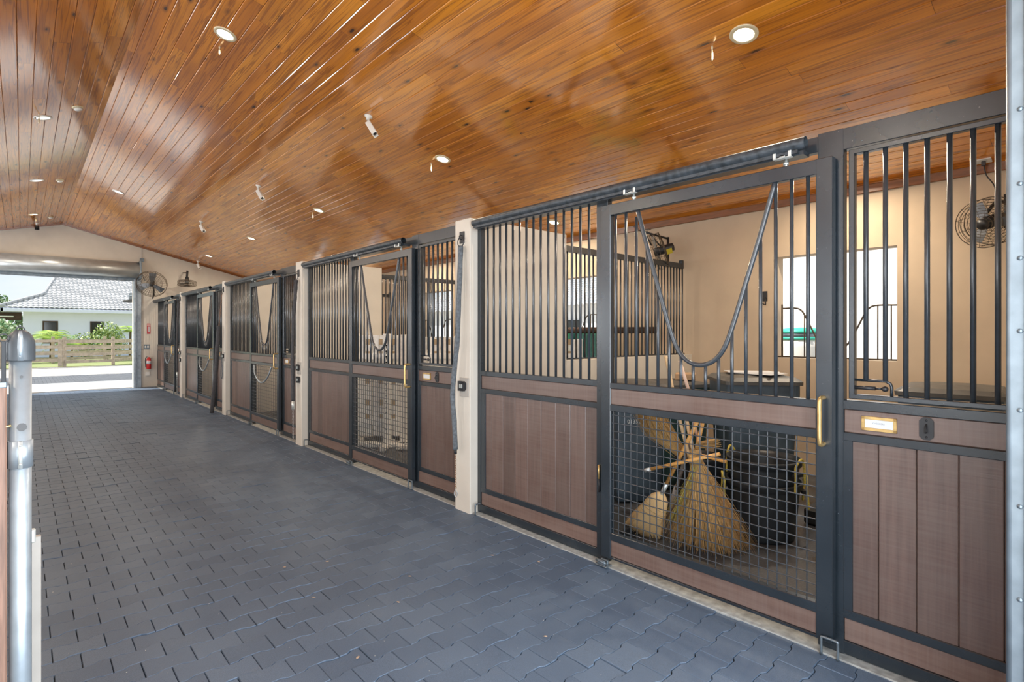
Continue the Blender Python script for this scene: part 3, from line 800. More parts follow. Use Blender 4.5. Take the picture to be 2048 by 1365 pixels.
nozzle(.16,9.15,'brass nozzle hanging at the nearest light left of the ridge',.12); nozzle(.25,17.5,'brass nozzle hanging near the end wall camera',.10)
for k in range(NB):
    downlight(5.93,1.88+L*k,'recessed light over the inside of the %s stall'%on[k])
nozzle(5.99,2.25+L,'brass nozzle hanging inside the second stall',.10)
# lamps of the left row and left stalls (same barn, mirrored)
for k in range(5):
    downlight(2*RX-3.90,1.84+3.815*k,'round warm recessed light on the left slope, left stall row',True)['group']='left row lights'
for y_,lb in ((8.85,'nearest round smoke detector left of the ridge'),(13.28,'middle smoke detector left of the ridge'),(17.64,'farthest smoke detector by the end gable')):
    t=thing('smoke_detector',lb,'smoke detector',(.525,y_,ceilz(.525)))
    n=Vector((PIT,0,-1)); MB().lathe([(.062,0),(.062,.012),(.05,.02)],(0,0,0),n,24).build('base','lamp_trim',t); MB().lathe([(.045,.02),(.042,.04),(.02,.048),(0,.05)],(0,0,0),n,24).build('cap','white_plastic',t)
def floodcam(x,y_,label,black=False):
    z=ceilz(x); t=thing('security_camera',label,'camera',(x,y_,z))
    MB().lathe([(.045,0),(.042,.012),(.02,.022),(.016,.05)],(0,0,0),(-PIT,0,-1),18).build('base','white_plastic',t)
    MB().tube([(0,0,-.045),(0,-.012,-.085)],.014,10).build('arm','white_plastic',t)
    d=Vector((.22,-.52,-.83)).normalized() if not black else Vector((0,-.9,-.5)).normalized()
    q=Vector((0,0,1)).rotation_difference(d); p0=Vector((0,-.012,-.09))
    m=MB(); m.box(-.04,-.026,0,.04,.026,.15,.008); m.box(-.046,-.032,-.004,-.036,.022,.165,.003); m.box(.036,-.032,-.004,.046,.022,.165,.003); m.box(-.046,-.034,-.004,.046,-.026,.165,.003)
    m.xf(Matrix.Translation(p0)@q.to_matrix().to_4x4()); bo=m.build('housing','white_plastic' if not black else 'fan_black',t)
    m=MB(); m.lathe([(.022,0),(.022,.004),(0,.005)],(0,0,.15),(0,0,1),16); m.box(-.034,.0,.1495,-.026,.018,.1515)
    m.xf(Matrix.Translation(p0)@q.to_matrix().to_4x4()); m.build('lens','lens_black',bo)
floodcam(2.88,5.62,'white ceiling camera nearest to the photographer')
floodcam(2.89,9.47,'white ceiling camera, middle one')
floodcam(2.89,13.32,'white ceiling camera, third one down the aisle')
floodcam(3.93,18.5,'white ceiling camera beside the end wall')
floodcam(.283,18.45,'dark camera at the end gable near the ridge',True)

# ------------------------------------------------------------------ far wall items
t=thing('roller_door','rolled up galvanised roller door above the far doorway','roller door',(RX,YE,0))
def B(m,n,mat,par,o): shift(m,o); return m.build(n,mat,par)
o_=(RX,YE,0)
m=MB(); prof=[(.0,3.60),(-.30,3.60),(-.345,3.52),(-.345,3.30),(-.33,3.20),(-.28,3.13),(-.10,3.11),(0,3.11)]
m=MB(); m.box(2.47,YE-.46,3.08,2.52,YE,3.60,.01); B(m,'end_bracket','galvanised_dark',t,o_)
m=MB(); m.tube([(dx0-.15,YE-.245,3.345),(2.47,YE-.245,3.345)],.225,36); B(m,'curtain_roll','curtain_metal',t,o_)
m=MB(); m.box(dx0-.05,YE-.10,3.045,2.40,YE-.02,3.15,.004); m.box(dx0-.05,YE-.12,3.035,2.40,YE-.10,3.06,.003); B(m,'bottom_bar','galvanised_dark',t,o_)
for xa,xb in ((2.372,2.56),(dx0-.19,dx0)):
    m=MB(); m.box(xa,YE-.05,-.01,xb,YE+.0,3.56,.003); s_=1 if xa>0 else -1
    e=xa if xa>0 else xb
    m.box(e,YE-.13,-.01,e+s_*.05,YE-.045,3.1,.004); m.box(e+s_*.09,YE-.085,-.01,e+s_*.10,YE-.045,3.1)
    for z in range(9): m.lathe([(.012,0),(.010,.008),(0,.010)],(e+s_*.14,YE-.05,.2+.36*z),(0,-1,0),8)
    B(m,'guide_rail','galvanised',t,o_)
# near door guide (right edge of the frame)
t=thing('roller_door_guide','galvanised bolted guide rail of the near doorway at the right edge','door guide',(2.40,.2,0))
m=MB(); m.tube([(2.405,.247,-.01),(2.405,.247,3.2)],.013,16); m.box(2.405,.243,-.01,2.47,.259,3.2,.003)
m.box(2.392,.16,-.01,2.398,.245,3.2); m.box(2.384,.205,-.01,2.396,.2145,3.2,.003); m.box(2.398,.14,-.01,2.60,.152,3.2); simple('guide_metal',(.20,.235,.26),.42,.55,.15,14,.05)
B(m,'rail','guide_metal',t,(2.40,.2,0))
m=MB()
for z in (.42,.72,1.02,1.33,1.585,1.82,2.06,2.3): m.lathe([(.008,0),(.0075,.003),(0,.005)],(2.392,.2245,z-.02),(-1,0,0),10)
B(m,'bolts','galvanised_dark',t,(2.40,.2,0))
# fans
def fan(name,label,c,ax,R,depth,stem,blades=3,mat='fan_wire',rings=6,spokes=24,label_=False,mount=None,wr=.0028):
    ax=Vector(ax).normalized(); q=Vector((0,0,1)).rotation_difference(ax); M=Matrix.Translation(Vector((0,0,0)))@q.to_matrix().to_4x4()
    t=thing(name,label,'fan',c)
    m=MB()
    for zz in (0,depth):
        for i in range(rings):
            r=R*(i+1)/rings; pts=[(r*math.cos(2*PI*k/36),r*math.sin(2*PI*k/36),zz*(1) + (depth*.18*(1-(r/R)**2)*(1 if zz else -1))) for k in range(36)]
            m.tube(pts,wr if i<rings-1 else wr*1.7,5,closed=True)
        for k in range(spokes):
            a=2*PI*k/spokes; s=1 if zz else -1
            m.tube([(.03*math.cos(a),.03*math.sin(a),zz+s*depth*.18),(R*.6*math.cos(a),R*.6*math.sin(a),zz+s*depth*.12),(R*math.cos(a),R*math.sin(a),zz)],wr*.7,4,caps=False)
    nb_=max(2,int(depth/.05))
    for j in range(1,nb_):
        m.tube([(R*math.cos(2*PI*k/36),R*math.sin(2*PI*k/36),depth*j/nb_) for k in range(36)],wr,5,closed=True)
    for k in range(12):
        a=2*PI*k/12; m.tube([(R*math.cos(a),R*math.sin(a),0),(R*math.cos(a),R*math.sin(a),depth)],wr,4,caps=False)
    m.xf(M); m.build('cage',mat,t)
    for k in range(blades):
        a=2*PI*k/blades+.35; m=MB(); P=[]
        for (r,wd,tw) in ((.05,.05,.5),(R*.45,.13*R/.33,.4),(R*.88,.16*R/.33,.25)):
            for s in (-1,1): P.append((r,s*wd/2,depth*.5+s*tw*wd*.4))
        vs=[(p[0]*math.cos(a)-p[1]*math.sin(a),p[0]*math.sin(a)+p[1]*math.cos(a),p[2]) for p in P]
        vs+=[(v[0],v[1],v[2]+.004) for v in vs]
        m.add(vs,[(0,1,3,2),(2,3,5,4),(8,9,7,6),(10,11,9,8),(0,2,8,6),(2,4,10,8),(1,7,9,3),(3,9,11,5),(4,5,11,10),(0,6,7,1)])
        m.xf(M); m.build('blade','fan_blade',t)
    m=MB(); m.lathe([(.0,depth*.3),(.055,depth*.32),(.055,depth+.04),(.05,depth+.13),(0,depth+.14)],n=20); m.lathe([(0,-depth*.2),(.045,-depth*.19),(.045,-.002)],n=16); m.xf(M); mo=m.build('motor','fan_black',t)
    if label_:
        m=MB(); m.box(-.05,-.056,depth+.03,.05,-.0545,depth+.10); m.box(.0545,-.05,depth+.03,.0565,.05,depth+.10); m.xf(M); m.build('motor_label','fan_label',mo)
    if mount:
        m=MB()
        for (p0,p1,r) in mount: m.tube([p0,p1],r,8)
        m.build('wall_bracket','fan_black',t)
    return t
fan('wall_fan','large round black wire fan mounted high beside the far doorway',(2.72,YE-.62,2.93),(.28,.80,.42),.37,.10,None,3,mount=[((.05,.20,.1),(.10,.30,-.05),.03),((.10,.28,-.30),(.10,.30,.1),.024),((.10,.28,-.28),(.12,.60,-.35),.02)],spokes=36,rings=3,wr=.0035)
tag(MB().box(2.53,YE-.06,3.62,2.63,YE,3.72,.006).tube([(2.58,YE-.03,3.72),(2.58,YE-.03,ceilz(2.58)-.03)],.006,6).tube(smoothpath([(2.57,YE-.03,3.62),(2.57,YE-.06,3.3),(2.62,YE-.3,3.05)],5),.007,6).build('junction_box','galvanised_dark'),'small electrical box with conduit above the large wall fan','electrical box')
fan('stall_fan','dark tilted fan on the end wall above the farthest stalls',(3.62,YE-.5,2.98),(.05,.15,1),.24,.10,None,3,mount=[((0,.0,.2),(.02,.02,.42),.03),((0,.02,.36),(0,.5,.40),.015)])
# first stall fan
fan('stall_fan','black basket fan with yellow label on the back wall bracket over the stall partition',(BACK-.46,4.08,2.58),(.40,-.62,.22),.235,.17,None,3,rings=5,spokes=20,label_=True,mount=[((.38,-.02,-.08),(.38,-.02,.26),.016),((.38,-.02,.24),(.02,.10,.30),.014),((.38,-.02,.02),(.10,.07,.28),.010),((.02,.10,.30),(.06,.02,.12),.009)])
fan('stall_fan','black round cage fan high on the back wall at the right, with plug above',(BACK-.40,.80,2.49),(.9,-.25,.25),.205,.15,None,3,rings=9,spokes=12,mount=[((.1,.0,.1),(.20,-.06,.22),.014),((.20,-.06,.22),(.39,-.10,.22),.014),((.39,-.10,0),(.39,-.10,.3),.016)],wr=.0022)
fan('stall_fan','black fan with yellow label in the second stall behind the bars',(BACK-.42,4.02+L,2.62),(.45,-.62,.10),.20,.16,None,3,rings=5,spokes=20,label_=True,mount=[((.38,-.02,-.08),(.38,-.02,.26),.016),((.38,-.02,.24),(.02,.10,.30),.014)])
m=MB(); chain(m,(BACK-.40,4.12,2.92),(5.95,4.30,3.02),8,.016,.004)
m=MB()
p0=Vector((BACK-.40,4.12,2.92)); p1=Vector((BACK-.30,4.46,3.02))
for i in range(7):
    c=p0.lerp(p1,(i+.5)/7)+Vector((0,0,-.05*math.sin(PI*(i+.5)/7))); d=(p1-p0).normalized()*.036; u=Vector((0,0,.016)) if i%2 else Vector((.016,0,0))
    m.tube([c+d*math.cos(2*PI*k/10)+u*math.sin(2*PI*k/10) for k in range(10)],.004,5,closed=True)
tag(m.build('chain','fan_black'),'short black chain holding the labelled fan at the back wall','chain')
t=thing('ceiling_outlet','white ceiling outlet with a black plug and cord at upper right','outlet',(6.40,.84,ceilz(6.40)))
m=MB().box(-.04,-.055,-.010,.04,.055,.0,.002); m.xf(Matrix.Rotation(PIT,4,'Y')); m.build('cover_plate','white_plastic',t)
m=MB().box(-.02,-.015,-.05,.01,.015,-.008,.004).tube(smoothpath([(0,0,-.04),(0,-.02,-.14),(-.05,-.08,-.26),(-.15,-.10,-.42)],5),.005,6); m.build('plug_cord','fan_black',t)
t=thing('wall_outlet','black outlet with plug on the stall wall left of the window','outlet',(BACK,2.82,1.99))
MB().box(-.012,-.035,-.055,0,.035,.06,.003).build('cover_plate','fan_black',t); MB().tube(smoothpath([(-.02,-.01,-.01),(-.05,-.03,-.04),(-.045,-.03,-.10),(-.02,.02,-.08)],5),.006,6).build('cord','fan_black',t)
# extinguisher & signs
t=thing('fire_extinguisher','red fire extinguisher hanging on the far wall','fire extinguisher',(2.735,YE-.09,.52))
MB().lathe([(.0,0),(.055,.005),(.06,.02),(.06,.27),(.045,.31),(.02,.33),(.018,.35)],n=24).build('cylinder','red_paint',t)
MB().lathe([(.0608,.15),(.0608,.24)],n=24).build('label_band','white_paper',t)
m=MB().box(-.05,-.015,.35,.03,.015,.365,.003).tube([(-.02,0,.36),(.08,0,.30)],.006,6).box(-.012,-.012,.33,.012,.012,.36,.002); m.build('valve_lever','zinc_bracket',t)
MB().tube(smoothpath([(-.01,0,.345),(-.06,-.01,.35),(-.085,-.01,.28),(-.08,-.01,.12),(-.07,-.01,.05)],6),.011,8).build('hose','fan_black',t)
t=thing('extinguisher_sign','narrow red and white vertical sign above the fire extinguisher','sign',(2.745,YE-.004,1.54))
MB().box(-.042,-.004,0,.042,.003,.30,.001).build('board','sign_red',t)
MB().box(-.022,-.006,.05,.022,-.003,.21).build('arrow_panel','white_paper',t); MB().box(-.036,-.006,.23,.036,-.003,.29).build('top_panel','sign_pink',t)
tx('FIRE',(0,-.0065,.26),.03,'sign_red',t,(PI/2,0,0)); tx('EXTINGUISHER',(0,-.0065,.13),.021,'sign_red',t,(PI/2,PI/2,0))
t=thing('light_switch','grey double switch plate on the far wall','switch',(2.695,YE,1.165))
MB().box(-.068,-.012,-.068,.068,0,.068,.004).build('plate','galvanised_dark',t)
for s in (-.03,.03): MB().box(s-.018,-.018,-.03,s+.018,-.01,.03,.003).build('rocker','white_plastic',t)
tag(MB().box(2.56,YE-.03,1.11,2.62,YE,1.20,.004).build('junction_box','cream_board'),'small cream box left of the grey double switch','electrical box')
tag(MB().box(2.665,YE-.03,.325,2.77,YE,.44,.006).build('outlet_box','white_plastic'),'pale outlet box under the fire extinguisher','electrical box')

# ------------------------------------------------------------------ gate at left edge
GY=1.90
t=thing('gate_post','galvanised gate pole with domed cap and strap collar at the left edge','gate post',(-.003,GY,0))
MB().tube([(0,0,-.02),(0,0,1.51)],.0222,32).build('pole','galvanised',t)
m=MB().lathe([(.0290,1.487),(.0295,1.49),(.0295,1.528),(.0283,1.538),(.024,1.551),(.0165,1.561),(.010,1.566),(0,1.567)],n=32)
simple('cap_grey',(.075,.085,.095),.45,.3,.2,20)
c=m.build('cap','cap_grey',t)
m=MB()
dirn=Vector((0,-1,0)); 
def strap(mb_,z0,z1,r,hw,top=False):
    a0=-PI/2+math.atan((-.003)/1.9)
    vs=[]
    zs=[z0,z1]
    prof=[(r,z0),(r,z1)] if not top else [(r,z0),(r,1.525),(r*.955,1.537),(r*.82,1.552),(r*.55,1.564)]
    P=[]
    for rr,z in prof:
        for s in (-1,1): P.append((rr*math.cos(a0+s*hw),rr*math.sin(a0+s*hw)-.0012,z))
    n=len(prof); f=[(2*i,2*i+1,2*i+3,2*i+2) for i in range(n-1)]
    Q=[(p[0],p[1]+.003,p[2]) for p in P]; f+= [(2*n+2*i+2,2*n+2*i+3,2*n+2*i+1,2*n+2*i) for i in range(n-1)]
    f+=[(2*i,2*i+2,2*n+2*i+2,2*n+2*i) for i in range(n-1)]+[(2*i+1,2*n+2*i+1,2*n+2*i+3,2*i+3) for i in range(n-1)]+[(0,2*n,2*n+1,1),(2*n-2,2*n-1,4*n-1,4*n-2)]
    mb_.add(P+Q,f,None,True)
strap(m,1.488,0,.0302,.19,True); m.lathe([(.003,0),(.003,.003),(0,.004)],(0,-.0305,1.498),(0,-1,0),8); m.build('cap_strap','galvanised',c)
m=MB().tube(arc((0,0,1.566),.0085,0,PI,8,'xz'),.0018,6); m.build('cap_ring','fan_black',c)
m=MB().tube([(0,0,1.213),(0,0,1.282)],.0254,32); cl=m.build('collar','galvanised',t)
m=MB(); strap(m,1.213,1.282,.0260,.17); 
for z in (1.224,1.272): m.lathe([(.003,0),(.003,.003),(0,.004)],(0,-.0272,z),(0,-1,0),8)
m.build('collar_strap','zinc_bracket',cl)
m=MB(); m.lathe([(.0035,0),(.0035,.001)],(0.002,-.0226,1.447),(0,-1,0),10); m.lathe([(.010,0),(.010,.001)],(0.003,-.0225,1.318),(0,-1,0),10); m.xf(Matrix.Identity(4)); m.build('bolt_holes','lens_black',t)
t=thing('wooden_gate','brown plank gate panel beside the pole at the left edge','gate',(.0,GY,0))
m=MB()
x=-.045
for i in range(8): m.box(x-.135,-.02,.05,x-.002,.02,1.432,.003); x-=.137
m.xf(Matrix.Translation((.0185,0,0))); m.build('planks','gate_board',t)
MB().box(-1.12,-.022,1.42,-.028,.022,1.436,.002).build('top_rail','galvanised_dark',t)
t=thing('lead_strap','black strap with bronze clip hanging from the pole cap','strap',(-.0345,GY-.012,1.55))
m=MB().box(-.0045,-.006,-.20,.0045,-.002,-.012,.001); m.build('strap','black_rubber',t)
m=MB().tube(arc((0,-.004,-.004),.010,0,2*PI,12,'xz')[:-1],.002,6,closed=True); m.build('ring','fan_black',t)
m=MB().tube(smoothpath([(0,-.004,-.20),(-.004,-.004,-.215),(.002,-.004,-.228),(.014,-.004,-.226)],4),.003,6); m.build('clip','brass',t)
t=thing('wooden_stake','pale square stub with steel hook behind the gate pole','stub post',(.030,2.14,0))
MB().box(-.018,-.012,0,.012,.012,.96,.002).build('board','cream_board',t); MB().box(-.014,-.016,.945,.0,.0,.985,.003).build('hook','zinc_bracket',t)

# ------------------------------------------------------------------ stall one contents
def cart(x,y_,rz,label,mat='blue_black_plastic',h=1.03,w_=.62,d=.70,lidz=.06,text=None,tilt=0):
    t=thing('rolling_bin',label,'trash bin',(x,y_,0),rz)
    vs=[];n=0
    def ring(hw,hd,z,r):
        P=[]
        for (sx,sy) in ((1,1),(-1,1),(-1,-1),(1,-1)):
            a0={(1,1):0,(-1,1):PI/2,(-1,-1):PI,(1,-1):1.5*PI}[sx,sy]
            for k in range(4):
                a=a0+k*PI/6; P.append((sx*(hw-r)+r*math.cos(a),sy*(hd-r)+r*math.sin(a),z))
        return P
    m=MB(); lv=[(.40,.36,.02),(.42,.40,.10),(.46,.45,.70),(.48,.48,h-.12),(.50,.50,h-.10),(.50,.50,h)]
    for a,b_,z in lv: vs+=ring(w_*a,d*b_,z,.05)
    K=16; fs=[(i*K+k,i*K+(k+1)%K,(i+1)*K+(k+1)%K,(i+1)*K+k) for i in range(len(lv)-1) for k in range(K)]+[tuple(reversed(range(K)))]
    m.add(vs,fs,None,False); bo=m.build('body',mat,t)
    m=MB(); vs=ring(w_*.53,d*.53,h+.0,.05)+ring(w_*.535,d*.535,h+.03,.06)+ring(w_*.47,d*.47,h+lidz,.06)+ring(w_*.2,d*.2,h+lidz+.02,.04)
    fs=[(i*K+k,i*K+(k+1)%K,(i+1)*K+(k+1)%K,(i+1)*K+k) for i in range(3) for k in range(K)]+[tuple(range(3*K,4*K)),tuple(reversed(range(K)))]
    m.add(vs,fs,None,False); m.build('lid','lid_plastic',t)
    m=MB().tube([(-w_*.4,d*.5+.07,h-.01),(w_*.4,d*.5+.07,h-.01)],.016,10)
    for s in (-.36,.36): m.tube([(w_*s,d*.46,h-.04),(w_*s,d*.5+.07,h-.01)],.014,8)
    m.build('handle','black_plastic',t)
    for s in (-1,1):
        MB().lathe([(.0,-.03),(.12,-.03),(.125,-.01),(.125,.01),(.12,.03),(0,.03)],(s*(w_*.42),d*.40,.125),(1,0,0),20).build('wheel','black_rubber',t)
    if text: tx(text,(-.04,-d*.478,.76),.05,'white_ink',bo,(PI/2-.02,0,0))
    return t
cart(4.33,3.12,math.radians(-38),'dark blue wheeled bin with white stencilled number by the partition',h=1.04,w_=.50,d=.56,text='0135213')
cart(4.90,2.24,math.radians(-48),'black wheeled bin with grey lid behind the tubs',h=1.12,w_=.60,d=.66,mat='blue_black_plastic')
cart(5.02,3.14,math.radians(-25),'dark teal wheeled bin with a flat lid and cardboard on top',mat='teal_plastic',h=1.02,w_=.58,d=.60,lidz=.04)
cart(5.20,.86,math.radians(-85),'black wheeled bin with grey lid behind the right panel',h=1.10,w_=.60,d=.66)
t=thing('cardboard_box','small brown cardboard box lying on the bin lid','box',(5.12,3.03,1.084),.5)
MB().box(-.14,-.10,0,.14,.10,.06,.003).build('carton','cardboard',t); MB().box(-.02,-.101,.005,.04,-.099,.055).build('label_patch','white_paper',t)
t=thing('paper_stack','white papers spread on the grey bin lid','papers',(4.93,2.16,1.203),.2)
m=MB()
for i in range(4):
    mm=MB().box(-.14,-.20,.002*i,.14,.20,.002*i+.0015); mm.xf(Matrix.Rotation(.25*i-.3,4,'Z')@Matrix.Translation((.05*i-.08,.03*i,0))); m.v_off=len(m.v); m.add(mm.v,mm.f)
m.build('sheets','white_paper',t)
# muck tubs
def tub(x,y_,z,label,rope=True,ra=-1.15,tiltx=0,mat='black_plastic',R=.265,H=.46,name='muck_tub'):
    t=thing(name,label,'tub',(x,y_,z))
    MB().lathe([(R*.80,.0),(R*.83,.02),(R*.955,H-.07),(R*.96,H-.05),(R*1.02,H-.045),(R*1.05,H-.01),(R*1.05,H),(R*.985,H),(R*.94,H-.05),(R*.80,.03),(0,.03)],n=44).build('body',mat,t)
    if rope:
        for s in range(2):
            a0=ra+PI*s
            m=MB(); m.box(-.05,R*1.0,H-.10,.05,R*1.12,H-.07,.006); m.xf(Matrix.Rotation(a0-PI/2,4,'Z')); lug=m.build('handle_lug',mat,t)
            pts=[(-.06,R*1.12,H-.17),(-.055,R*1.13,H-.10),(-.05,R*1.12,H-.02),(0,R*1.16,H+.035),(.05,R*1.12,H-.02),(.055,R*1.13,H-.10),(.07,R*1.15,H-.20)]
            m=MB().tube(smoothpath(pts,6),.0085,8); m.xf(Matrix.Rotation(a0-PI/2,4,'Z')); m.build('rope_handle','yellow_rope',t)
    return t
tub(4.27,1.86,0,'large black muck tub, lower one of the nested pair behind the mesh',ra=-.95,R=.262,H=.44)
tub(4.27,1.86,.165,'black muck tub with yellow rope handles, nested on top of the pair',ra=-1.75,R=.258,H=.44)
tub(4.30,2.42,0,'black round tub half hidden between broom and nested tubs',rope=False,R=.20,H=.52)
# tools
def fibres(mb_,top,R0,base_c,spread,n,r,rng,curve=.03,mats=None,tipj=.04,flat=None):
    top=Vector(top); bc=Vector(base_c)
    for i in range(n):
        a=rng.random()*2*PI; q=math.sqrt(rng.random())
        p0=top+Vector((R0*q*math.cos(a),R0*q*math.sin(a),rng.uniform(-.01,.01)))
        sx,sy=spread
        u,v=q*math.cos(a),q*math.sin(a)
        e=bc+sx*u+sy*v+Vector((rng.gauss(0,1),rng.gauss(0,1),rng.gauss(0,1)*.8))*tipj
        if e.z<.006: e.z=.006+rng.random()*.012
        mid=p0.lerp(e,.5)+Vector((rng.gauss(0,1),rng.gauss(0,1),rng.gauss(0,1)))*curve*.35
        mb_.tube([p0,mid,e],[r,r*.9,r*.4],3,caps=False)
rng=random.Random(3)
# big straw broom
t=thing('straw_broom','large bushy straw broom standing behind the mesh, spreading to the right','broom',(3.55,2.1,0))
def T(m,n,mat,par,o): shift(m,o); return m.build(n,mat,par)
O=(3.55,2.1,0)
m=MB(); fibres(m,(3.42,1.95,.76),.034,(3.70,2.04,.03),(Vector((.10,.16,0)),Vector((.12,-.16,0))),1000,.0017,rng)
fibres(m,(3.42,1.95,.70),.04,(3.84,1.88,.02),(Vector((.12,-.05,0)),Vector((.08,.08,.0))),320,.0016,rng)
T(m,'bristles','straw',t,O)
m=MB(); fibres(m,(3.42,1.95,.70),.045,(3.64,2.14,.10),(Vector((.08,.12,0)),Vector((.08,-.12,.05))),180,.0016,rng); T(m,'dark_bristles','straw_dark',t,O)
m=MB(); fibres(m,(3.42,1.95,.66),.04,(3.56,2.16,.22),(Vector((.05,.06,0)),Vector((.05,-.06,.05))),60,.0017,rng); T(m,'yellow_bristles','yellow_straw',t,O)
m=MB(); m.lathe([(.045,0),(.048,.03),(.042,.06)],(3.42,1.95,.68),(-.25,-.1,1),16); T(m,'binding','straw_dark',t,O)
m=MB().tube([(3.42,1.95,.68),(3.38,2.03,1.12)],.0125,10); T(m,'handle','pale_handle',t,O)
# corn broom
t=thing('corn_broom','flat corn broom leaning with orange handle, lower left behind the mesh','broom',(3.60,2.45,0)); O=(3.60,2.45,0)
hb=Vector((3.48,2.24,.41)); ht=Vector((3.33,1.84,1.06))
m=MB().tube([hb,ht],.0135,10); T(m,'handle','tool_handle',t,O)
m=MB().tube([hb+(hb-ht)*.10,hb+(ht-hb)*.10],.016,10); T(m,'ferrule','zinc_bracket',t,O)
d=(hb-ht).normalized(); side=Vector((.25,-.85,-.12)).normalized(); 
side=(side-d*side.dot(d)).normalized(); nn=d.cross(side).normalized()
prof=[(0,.026,.02),(.05,.066,.03),(.12,.085,.032),(.22,.095,.030),(.36,.125,.030),(.44,.145,.028)]
vs=[];K=16
for s_,hw,th in prof:
    c=hb+d*(s_+.03)
    for k in range(K):
        a=2*PI*k/K; p=c+side*(hw*math.copysign(abs(math.cos(a))**.7,math.cos(a)))+nn*(th*math.sin(a)); vs.append(p)
m=MB(); m.add(vs,[(i*K+k,i*K+(k+1)%K,(i+1)*K+(k+1)%K,(i+1)*K+k) for i in range(len(prof)-1) for k in range(K)]+[tuple(reversed(range(K))),tuple(range((len(prof)-1)*K,len(prof)*K))],None,True)
T(m,'head','corn_broom',t,O)
m=MB()
for i in range(380):
    u=rng.uniform(-1,1); th=rng.choice((-1,1))*rng.uniform(.6,1)*.028
    p0=hb+d*.20+side*(u*.092)+nn*th*(1-.3*abs(u)); p1=hb+d*(.44+rng.uniform(0,.05))+side*(u*.15+rng.gauss(0,.006))+nn*(th+rng.gauss(0,.006)); 
    if p1.z<.004:p1.z=.004
    m.tube([p0,p1],.0014,3,caps=False)
T(m,'bristles','corn_broom',t,O)
m=MB()
for q,w2 in ((.13,.088),(.17,.091),(.21,.096)):
    c=hb+d*(q+.03); m.tube([c+side*(w2*math.copysign(abs(math.cos(2*PI*k/K))**.7,math.cos(2*PI*k/K)))+nn*(.034*math.sin(2*PI*k/K)) for k in range(K)],.0018,5,closed=True)
T(m,'stitching','straw_dark',t,O)
# manure fork
t=thing('manure_fork','black tined manure fork standing between the two brooms','fork',(3.75,2.35,0)); O=(3.75,2.35,0)
m=MB().tube([(3.62,2.22,.40),(3.44,1.92,1.08)],.0135,10); T(m,'handle','grey_handle',t,O)
m=MB().tube([(3.70,2.33,.14),(3.62,2.22,.42)],[.02,.017],10); T(m,'socket','grey_handle',t,O)
m=MB(); a_=Vector((3.62,2.48,.13)); b2=Vector((3.86,2.22,.13)); m.tube([a_,b2],.007,8); m.tube([a_+Vector((.0,.0,.05)),b2+Vector((0,0,.05))],.004,6)
for i in range(16):
    p=a_.lerp(b2,i/15.); m.tube(smoothpath([p+Vector((0,0,.05)),p,p+Vector((-.03,-.04,-.07)),p+Vector((-.09,-.11,-.115))],4),.0028,5)
T(m,'tines','fan_black',t,O)
# upside-down bushy broom
t=thing('straw_broom','upturned straw broom with bristles up, leaning at the upper left','broom',(3.5,2.35,.7)); O=(3.5,2.35,.7)
m=MB(); 
top=Vector((3.52,2.12,.70))
for i in range(520):
    q=math.sqrt(rng.random()); a=rng.random()*2*PI
    e=Vector((3.42,2.36,1.02))+Vector((.09*q*math.cos(a),.16*q*math.sin(a)-.02,rng.gauss(0,.03)-.10*q*math.sin(a)*-1))
    s0=top+Vector((.03*math.cos(a),.04*math.sin(a),rng.gauss(0,.01)))
    md=s0.lerp(e,.5)+Vector((.03*math.cos(a),.05*math.sin(a)+.03,-.03))
    m.tube([s0,md,e],[.0018,.0016,.0008],3,caps=False)
T(m,'bristles','straw_dark',t,O)
m=MB().tube([(3.52,2.12,.72),(3.66,1.85,.66)],.012,8); T(m,'handle','tool_handle',t,O)
# crossing stick with small brush
t=thing('hand_broom','short broom with orange stick lying across the handles','broom',(3.35,2.0,.68)); O=(3.35,2.0,.68)
m=MB().tube([(3.34,2.29,.575),(3.37,1.75,.775)],.0125,10); T(m,'handle','tool_handle',t,O)
m=MB().tube([(3.335,2.30,.572),(3.342,2.25,.59)],.0132,10); T(m,'chipped_end','jump_white',t,O)
m=MB()
for i in range(90): 
    a=rng.random()*2*PI; m.tube([(3.40+.02*math.cos(a),1.93,.80+.02*math.sin(a)),(3.42+.035*math.cos(a),1.80+rng.gauss(0,.01),.83+.03*math.sin(a))],.0016,3,caps=False)
T(m,'bristles','straw_dark',t,O)
tag(T(MB().tube([(3.50,2.10,.30),(3.40,1.86,1.06)],.013,10),'broom_handle','tool_handle',None,(0,0,0)),'bright orange tool handle leaning among the brooms','tool handle')
tag(T(MB().tube([(3.40,1.98,.70),(3.36,2.06,1.05),(3.34,2.13,1.40)],.012,10),'broom_handle','pale_handle',None,(0,0,0)),'pale wooden handle rising beside the brooms','tool handle')
tag(T(MB().tube([(3.52,1.95,.62),(3.37,1.975,1.18),(3.33,2.015,1.37)],.011,10),'tool_handle','pink_handle',None,(0,0,0)),'pinkish handle tip rising above the door rail','tool handle')
tag(T(MB().tube([(3.25,3.02,.03),(3.22,3.30,.60)],.004,8),'metal_rod','zinc_bracket',None,(0,0,0)),'thin metal rod leaning by the stencilled bin','rod')
tag(MB().box(3.30,2.55,.0,3.75,3.1,.06,.01).build('rubber_tray','black_rubber'),'flat black rubber tray on the stall floor under the brooms','tray')
tag(MB().box(4.75,1.15,.0,6.1,1.75,.14,.02).build('low_box','black_rubber'),'low dark box on the floor behind the tubs','box')

